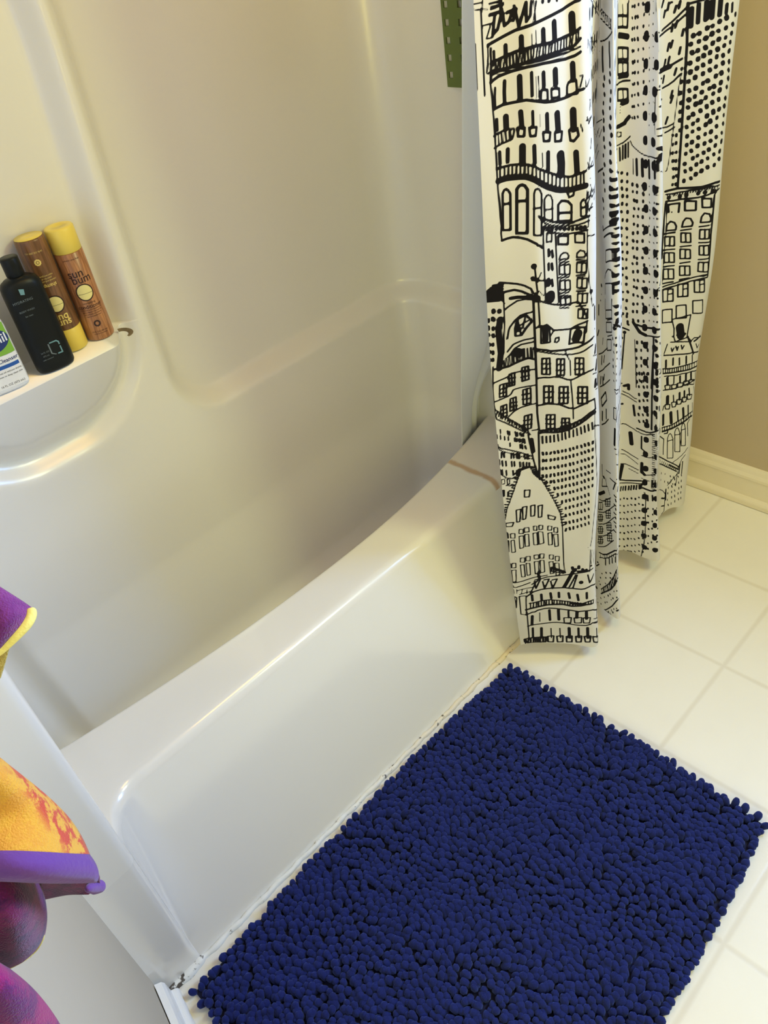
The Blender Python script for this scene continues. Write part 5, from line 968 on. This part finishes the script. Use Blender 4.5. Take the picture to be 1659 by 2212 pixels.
'0,1196|3.6:1092,1204 1092,1202|4.2:1103,1209 1103,1206|3.5:1118,1211 1120,1208|3.6:1053,1164 1053,1161|4.0:1060,1170 1061,1167|3.8:1072,1175 1073,1172|3.6:1082,1182 1083,1178|3.9:1'
'091,1188 1092,1185|3.5:1102,1192 1103,1188|3.8:1117,1190 1119,1187|3.5:1050,1146 1051,1143|3.4:1061,1151 1061,1148|3.5:1069,1157 1069,1154|4.2:1084,1163 1084,1160|4.0:1094,1170 109'
'5,1165|3.9:1105,1172 1105,1169|4.2:1116,1175 1118,1172|3.7:1052,1127 1052,1124|3.4:1061,1135 1061,1133|3.7:1071,1139 1072,1137|4.1:1083,1146 1083,1143|4.0:1090,1152 1091,1148|3.2:1'
'102,1156 1102,1153|3.2:1117,1157 1118,1154|3.6:1052,1109 1052,1106|4.0:1061,1114 1061,1111|3.7:1071,1122 1072,1119|3.2:1083,1127 1083,1124|4.0:1093,1130 1093,1127|3.5:1102,1139 110'
'3,1136|3.6:1117,1140 1119,1137|3.3:1051,1091 1051,1088|3.6:1060,1096 1061,1093|4.1:1071,1105 1071,1102|3.7:1083,1108 1083,1105|3.8:1093,1111 1094,1109|3.4:1103,1117 1104,1114|3.2:1'
'115,1122 1117,1119|4.0:1050,1069 1050,1067|3.7:1064,1080 1064,1077|3.4:1072,1084 1072,1082|3.6:1082,1089 1083,1086|3.9:1091,1094 1092,1091|3.6:1103,1100 1103,1097|3.8:1117,1105 111'
'7,1101|3.2:1051,1054 1052,1050|3.6:1061,1058 1062,1054|3.8:1071,1066 1071,1063|3.8:1080,1071 1080,1068|3.2:1090,1076 1091,1073|3.2:1101,1082 1102,1079|3.9:1114,1085 1114,1082|3.5:1'
'050,1033 1050,1029|3.4:1062,1037 1063,1034|4.2:1071,1045 1071,1042|4.2:1081,1051 1081,1048|3.9:1091,1057 1092,1054|3.4:1104,1059 1104,1056|4.0:1113,1069 1115,1066|3.5:1037,1214 103'
'7,1211|3.1:1039,1195 1039,1192|3.1:1038,1178 1038,1175|3.4:1038,1161 1038,1158|3.0:1039,1141 1039,1138|2.5:1026,1132 1027,1130|2.6:1033,1132 1033,1128|2.4:1027,1113 1027,1110|2.6:1'
'033,1116 1033,1112|2.7:1027,1095 1027,1092|2.4:1034,1096 1034,1093|2.9:1028,1078 1028,1075|2.6:1034,1078 1034,1074|2.7:1029,1061 1030,1058|2.6:1034,1061 1035,1057|2.6:1030,1043 103'
'0,1039|2.8:1036,1045 1037,1042|2.4:1029,1026 1029,1023|3.1:1035,1026 1036,1023|3.0:1039,1235 1039,1232|2.5:1039,1259 1039,1256|1.9:814,1360|1.9:1001,1332 1013,1338 1022,1344 1030,1'
'351 1045,1366|1.9:992,1323 1003,1326 1023,1336 1045,1355|2.3:816,1295|2.3:1002,1260 1015,1264 1039,1276|1.9:815,1267|1.9:1003,1227 1016,1231 1021,1234 1026,1237 1037,1248|1.7:814,1'
'199 816,1199|1.7:1005,1149 1015,1149 1027,1154|1.7:814,1186 841,1179 819,1187|1.7:1011,1138 1019,1141 1029,1147|1.1:814,1121 815,1119 820,1115|1.1:1014,1055 1017,1057 1020,1072 103'
'5,1225 1039,1250|2.3:1006,1383 1001,1372|2.3:1021,1377|2.3:1016,1377 1014,1365|2.3:1009,1365 1006,1354|2.3:1028,1370 1025,1359|2.3:1034,1377 1032,1365|2.3:1030,1344 1027,1333|2.3:1'
'023,1339 1021,1327|2.3:1040,1328 1038,1317|2.3:1017,1307 1014,1294|2.3:1023,1311 1020,1299|2.3:1036,1297 1034,1285|2.3:1010,1279 1007,1267|2.3:1018,1283 1015,1270|2.3:1030,1260 102'
'7,1248|2.3:1000,1246|2.3:816,1273|2.3:1007,1250 1004,1237|2.3:1024,1219 1021,1206|2.3:1025,1209 1021,1196|2.3:1001,1206|2.3:816,1238|2.3:1016,1169 1012,1156|2.3:838,1154 852,1136|2'
'.3:816,1152 814,1139|5.0:996,1260 1018,1265|2.7:1016,1011 1038,1015 1046,1015 1084,1014 1101,1017 1109,1018 1122,1016|1.7:1017,1004 1029,1004 1039,1006 1089,1011 1103,1011 1123,100'
'8|2.1:1018,988 1032,988 1047,990 1078,991 1096,994 1110,999 1123,1000|4.2:1023,996 1023,995|4.2:1044,998 1044,996|4.2:1056,1000 1056,997|4.2:1078,1001 1078,1000|4.2:1090,1001 1091,'
'1000|4.2:1105,1001 1105,998|4.2:1111,998 1112,997|1.3:1020,1003 1021,998|1.3:1025,1003 1026,998|1.3:1030,1004 1032,998|1.3:1034,1004 1036,999|1.3:1039,1005 1041,1000|1.3:1044,1006 '
'1045,1000|1.3:1048,1006 1050,1001|1.3:1053,1007 1055,1002|1.3:1058,1008 1059,1002|1.3:1062,1007 1064,1003|1.3:1067,1008 1068,1004|1.3:1071,1008 1073,1004|1.3:1076,1009 1078,1004|1.'
'3:1080,1009 1082,1004|1.3:1085,1010 1086,1005|1.3:1089,1010 1092,1005|1.3:1094,1010 1096,1005|1.3:1099,1010 1101,1005|1.3:1103,1010 1105,1005|1.3:1108,1010 1110,1004|1.3:1114,1009 '
'1117,1003|1.7:1017,985 1011,853|1.7:827,903 817,877|1.1:1020,983 1019,909 1012,793|2.1:1110,991 1111,899 1119,789|2.3:1024,962 1022,980 1044,981 1043,960|1.7:1030,962 1030,961|2.3:'
'1054,985 1075,983 1076,962 1055,963 1054,985|2.1:1086,988 1104,984 1105,964 1088,967 1086,988|2.1:1020,919 1021,932 1028,940 1036,936 1040,927 1039,918 1020,919|2.1:1051,924 1053,9'
'37 1058,945 1067,943 1072,933 1071,925 1051,924|2.1:1087,932 1088,945 1093,953 1103,949 1107,939 1107,930 1087,932|1.9:1016,912 1038,912|1.9:1017,905 1037,902 1038,879 1018,883 101'
'7,905|1.9:1028,903 1028,880|1.9:1016,873 1039,871|1.9:1017,866 1038,862 1039,838 1017,842 1017,866|1.9:1027,863 1028,840|1.9:1015,832 1039,830|1.9:1015,826 1038,821 1039,796 1015,8'
'01 1015,826|1.9:1026,823 1027,798|1.9:1013,790 1038,789|1.9:1049,916 1070,918|1.9:1050,910 1069,908 1071,885 1051,887 1050,910|1.9:1059,909 1061,886|1.9:1050,876 1072,877|1.9:1050,'
'870 1071,867 1073,844 1051,846 1050,870|1.9:1061,868 1062,845|1.9:1051,834 1073,836|1.9:1051,827 1073,825 1075,801 1052,803 1051,827|1.9:1062,826 1064,802|1.9:1052,792 1074,794|1.9'
':1085,922 1105,922|1.9:1087,915 1106,912 1108,889 1088,892 1087,915|1.9:1097,914 1099,891|1.9:1087,883 1109,880|1.9:1089,875 1109,872 1112,847 1091,852 1089,875|1.9:1098,874 1101,8'
'50|1.9:1090,840 1113,838|1.9:1091,833 1114,828 1118,802 1092,809 1091,833|1.9:1102,831 1104,807|1.9:1093,796 1118,794|1.9:815,872|1.9:1013,782 1041,784 1077,793 1086,795 1105,797 1'
'118,795|1.9:816,865|1.9:1013,775 1041,777 1068,782 1077,785 1106,789 1119,787|2.1:1013,775 1038,770 1039,738 1013,743 1013,775|1.7:1026,772 1025,741|1.7:1026,759 1037,758|2.1:1049,'
'780 1072,779 1074,745 1050,747 1049,780|1.7:1061,781 1062,747|1.7:1061,766 1073,766|2.1:1086,786 1110,784 1116,749 1089,754 1086,786|1.7:1098,787 1102,753|1.7:1099,773 1111,772|1.9'
':1011,722 1037,717 1037,682 1010,688 1011,722|1.9:1047,724 1071,722 1074,686 1048,689 1047,724|1.9:1087,731 1114,728 1122,689 1090,696 1087,731|1.8:1037,689 1043,663 1043,641|1.8:1'
'037,689 1062,690 1085,693 1079,633|10.6:1058,664 1062,639|4.1:1053,643 1072,641|1.8:817,736|1.8:1038,642 1043,639 1047,625|1.8:816,738|1.8:1034,627 1092,615|1.8:1140,599|1.8:1047,6'
'25 1081,630 1092,617 1101,624 1136,615|2.9:1102,614 1129,620|2.7:1081,632 1103,577|1.8:817,733|1.8:1015,600|1.8:1015,600 1025,624|2.0:1036,610 1039,599 1044,608|2.0:1049,612 1053,5'
'99 1056,609|2.0:1064,611 1067,599 1072,608|2.0:1110,604 1118,589 1128,595|2.0:820,703|2.0:1014,595 1039,589 1049,588 1069,584 1090,581 1099,581 1112,578 1133,572|3.3:1021,578 1021,'
'559|2.7:1042,579 1042,559|2.4:1060,575 1061,555|2.7:1080,575 1081,554|2.0:1099,574 1101,553|1.8:815,670|1.8:1010,557 1030,551 1050,549 1091,549 1115,548 1137,542|2.2:816,657|2.2:10'
'12,542 1034,537 1055,535 1096,532 1105,533 1117,532 1142,524|1.6:819,667 820,655|1.6:1012,556 1012,542|1.6:1020,554 1020,541|1.6:1027,553 1027,539|1.6:1032,552 1033,538|1.6:1040,55'
'0 1040,537|1.6:1046,549 1047,535|1.6:1053,549 1054,535|1.6:1058,549 1059,535|1.6:1065,549 1066,535|1.6:1072,548 1073,535|1.6:1079,548 1080,534|1.6:1086,549 1087,532|1.6:1092,550 10'
'93,533|1.6:1100,550 1101,533|1.6:1109,549 1112,532|1.6:1125,545 1131,526|1.8:816,647|1.8:1016,532 1054,525 1069,526 1085,524 1102,524 1142,511|4.1:1026,524 1027,504|2.0:1046,522 10'
'46,503|2.9:1064,520 1065,501|3.3:1082,520 1083,499|3.3:1099,519 1101,499|1.8:1121,513 1126,491|1.8:1018,503 1035,500 1034,487 1021,489 1018,503|1.8:1039,499 1055,497 1054,484 1041,'
'487 1039,499|1.8:1057,500 1075,497 1072,485 1059,487 1057,500|1.8:1076,501 1092,498 1092,485 1078,488 1076,501|1.8:1094,500 1117,493 1116,478 1096,486 1094,500|1.8:816,610|1.8:1013'
',490 1022,488 1041,485 1071,487 1080,489 1099,491 1112,491 1127,488|5.3:1028,465 1028,443|2.0:1046,465 1048,443|3.3:1065,468 1066,446|2.9:1080,470 1081,449|2.4:1095,474 1099,450|1.'
'6:1117,471 1128,443|1.8:816,566|1.8:1016,439 1013,426|1.8:817,551 816,566|1.8:1020,441 1036,438 1035,423 1022,427 1020,441|1.8:1041,443 1056,441 1054,426 1044,427 1041,443|1.8:1057'
',448 1073,445 1071,431 1060,432 1057,448|1.8:1074,451 1089,448 1087,434 1077,435 1074,451|1.8:1089,456 1109,449 1106,436 1093,439 1089,456|4.1:1015,410 1015,378|4.9:1040,410 1043,3'
'75|2.4:1061,412 1065,377|3.7:1079,415 1083,380|2.4:1096,419 1099,384|1.6:1115,420 1120,383|1.8:820,497|1.8:1010,370 1020,368 1032,367 1041,367 1059,372 1084,384 1094,387 1104,390 1'
'119,390|3.1:823,481|3.1:1012,356 1024,354 1046,355 1066,361 1098,373 1105,377 1118,375|1.6:1001,373 1001,358|1.6:1012,370 1012,356|1.6:1020,369 1021,355|1.6:1029,368 1029,355|1.6:1'
'038,368 1039,354|1.6:1046,369 1046,355|1.6:1053,372 1054,358|1.6:1060,375 1061,360|1.6:1068,376 1069,364|1.6:1075,379 1076,366|1.6:1083,383 1084,369|1.6:1091,387 1092,373|1.6:1099,'
'389 1100,374|1.6:1108,391 1109,377|2.0:1019,346 1031,343 1032,353|1.6:1032,256 1032,326 1036,337 1041,339 1045,334 1051,318 1054,249 1032,256|1.6:1032,316 1051,314|1.6:1060,270 105'
'6,340 1060,351 1065,353 1068,348 1074,332 1079,264 1060,270|1.6:1057,330 1074,328|1.6:1082,285 1078,350 1080,362 1084,364 1088,358 1092,342 1098,280 1082,285|1.6:1078,342 1092,341|'
'1.6:1104,312 1098,358 1106,370|1.8:1000,347 1018,328 1016,303 1015,276|1.4:1055,233 1064,237 1072,239 1079,244 1087,248 1092,253 1099,257 1104,264 1110,268|2.0:988,286 1032,246 106'
'6,220 1078,209|2.4:992,273|2.4:1039,230 1077,200|2.0:990,259 1010,243 1027,228 1071,194|1.6:999,266 995,262|1.6:1010,256 1008,251|1.6:1019,249 1015,244|1.6:1025,242 1023,237|1.6:10'
'33,236 1031,230|1.6:1040,231 1039,224|1.6:1048,225 1044,218|1.6:1054,220 1052,214|1.6:1061,214 1059,208|1.6:1069,208 1066,202|1.6:1075,192 1070,139|1.6:1011,147 987,168|1.6:1011,14'
'7 1024,127 1023,55 1010,51|1.8:1003,219 1003,214|1.7:1022,205 1022,202|1.9:1045,188 1047,182|1.6:1059,181 1059,175|1.9:998,197 998,194|1.8:1020,179 1020,174|1.9:1044,164 1044,159|1'
'.8:1056,154 1058,150|2.7:1083,217 1081,183|2.0:1093,224 1093,178|1.4:1073,198 1089,234 1102,246|1.9:1035,169 1037,161|2.0:1049,171 1049,163|2.0:1063,172 1065,164|1.7:1078,175 1081,'
'168|1.8:1092,175 1094,168|1.6:1038,149 1038,141|2.1:1052,148 1055,139|2.0:1066,150 1067,143|1.7:1082,151 1084,143|1.9:1094,153 1094,146|2.0:1036,126 1037,119|1.9:1053,125 1053,117|'
'1.7:1065,126 1068,118|1.8:1085,129 1086,121|2.1:1096,130 1097,123|1.6:1035,99 1036,91|2.1:1054,101 1055,93|2.1:1067,103 1069,94|1.9:1083,109 1083,102|1.8:1096,109 1096,102|2.0:1039'
',75 1042,66|1.6:1054,75 1054,66|2.0:1070,80 1070,72|2.0:1087,85 1088,78|1.9:1098,87 1099,80|2.9:1027,144 1027,100|1.4:1033,155 1076,185|2.9:1006,120 1020,110|2.4:1008,86 1022,78'
)
def ink_field(U, Z):
    """signed distance in metres to the nearest brush stroke, on the cloth grid"""
    D = np.full((len(Z), len(U)), .02)
    strokes = []
    for s in INK.split('|'):
        h, q = s.split(':'); strokes.append((float(h)/1000, [tuple(float(c)/1000 for c in p.split(',')) for p in q.split(' ')]))
    # the folds turned away carry the same dotted towers
    rng = np.random.default_rng(5)
    for u0, u1 in HIDDEN:
        for z in np.arange(.09, 1.9, .045):
            for u in np.arange(u0, u1, .026):
                a = u+rng.normal(0, .001); strokes.append((.0062, [(a, z), (a, z+.006)]))
    for h, q in strokes:
        if len(q) == 1: q = q*2
        for (a0, b0), (a1, b1) in zip(q, q[1:]):
            m = h+.006
            i0, i1 = np.searchsorted(U, [min(a0, a1)-m, max(a0, a1)+m]); j0, j1 = np.searchsorted(Z, [min(b0, b1)-m, max(b0, b1)+m])
            if i1 <= i0 or j1 <= j0: continue
            x = U[i0:i1][None]; y = Z[j0:j1][:, None]; dx, dy = a1-a0, b1-b0; L = dx*dx+dy*dy
            t = np.clip(((x-a0)*dx+(y-b0)*dy)/L, 0, 1) if L > 1e-12 else np.zeros((j1-j0, i1-i0))
            d = np.hypot(x-a0-t*dx, y-b0-t*dy)-h
            D[j0:j1, i0:i1] = np.minimum(D[j0:j1, i0:i1], d)
    return D
HIDDEN = [(0.215, 0.33), (0.505, 0.63), (0.78, 0.945), (1.175, 1.27)]
U_, Z_, P_ = curtain_grid()
def build_curtain():
    nz_, nu_ = P_.shape[:2]
    V = P_.reshape(-1, 3)
    i = np.arange((nz_-1)*nu_).reshape(nz_-1, nu_)[:, :-1].ravel()
    F = np.stack([i, i+1, i+nu_+1, i+nu_], 1)
    me = bpy.data.meshes.new('shower_curtain'); me.from_pydata(V.tolist(), [], F.tolist()); me.update()
    sd = ink_field(U_, Z_).astype(np.float32)
    at = me.attributes.new('ink', 'FLOAT', 'POINT'); at.data.foreach_set('value', sd.ravel())
    m = mat('white_printed_cotton', (.84, .82, .80), rough=.85, spec=.2)
    a = nd(m, 'ShaderNodeAttribute'); a.attribute_name = 'ink'
    f = smooth_step(m, a.outputs['Fac'], -.0004, .0004)
    ink_c = mix_rgb(m, f, (.010, .009, .012), (.80, .79, .80))
    m.node_tree.links.new(ink_c, bsdf(m).inputs['Base Color'])
    nn = nd(m, 'ShaderNodeTexNoise'); nn.inputs['Scale'].default_value = 700
    tc = nd(m, 'ShaderNodeTexCoord'); m.node_tree.links.new(tc.outputs['Object'], nn.inputs['Vector'])
    bp = nd(m, 'ShaderNodeBump'); bp.inputs['Strength'].default_value = .15; bp.inputs['Distance'].default_value = .0006
    m.node_tree.links.new(nn.outputs['Fac'], bp.inputs['Height']); m.node_tree.links.new(bp.outputs[0], bsdf(m).inputs['Normal'])
    # thin cotton lets some daylight through
    nt = m.node_tree; tr = nd(m, 'ShaderNodeBsdfTranslucent'); ms = nd(m, 'ShaderNodeMixShader'); ms.inputs[0].default_value = .25
    m.node_tree.links.new(ink_c, tr.inputs[0])
    out = nt.nodes['Material Output']; nt.links.new(bsdf(m).outputs[0], ms.inputs[1]); nt.links.new(tr.outputs[0], ms.inputs[2]); nt.links.new(ms.outputs[0], out.inputs[0])
    o = link('shower_curtain', me, m)
    tag(o, 'white shower curtain printed with black line-drawn city buildings, bunched at the right', 'shower curtain')
build_curtain()
# a stray hair on the floor beyond the rug
M_hair = mat('dark_hair', (.05, .035, .03), rough=.5)
HP = [(-.672, -.482), (-.664, -.497), (-.655, -.505), (-.650, -.512), (-.654, -.522), (-.662, -.530)]
tag(tube('hair_strand', [(x, y, .0012) for x, y in HP], .0006, M_hair, seg=6), 'tiny dark curled hair on the floor beside the rug', 'hair')
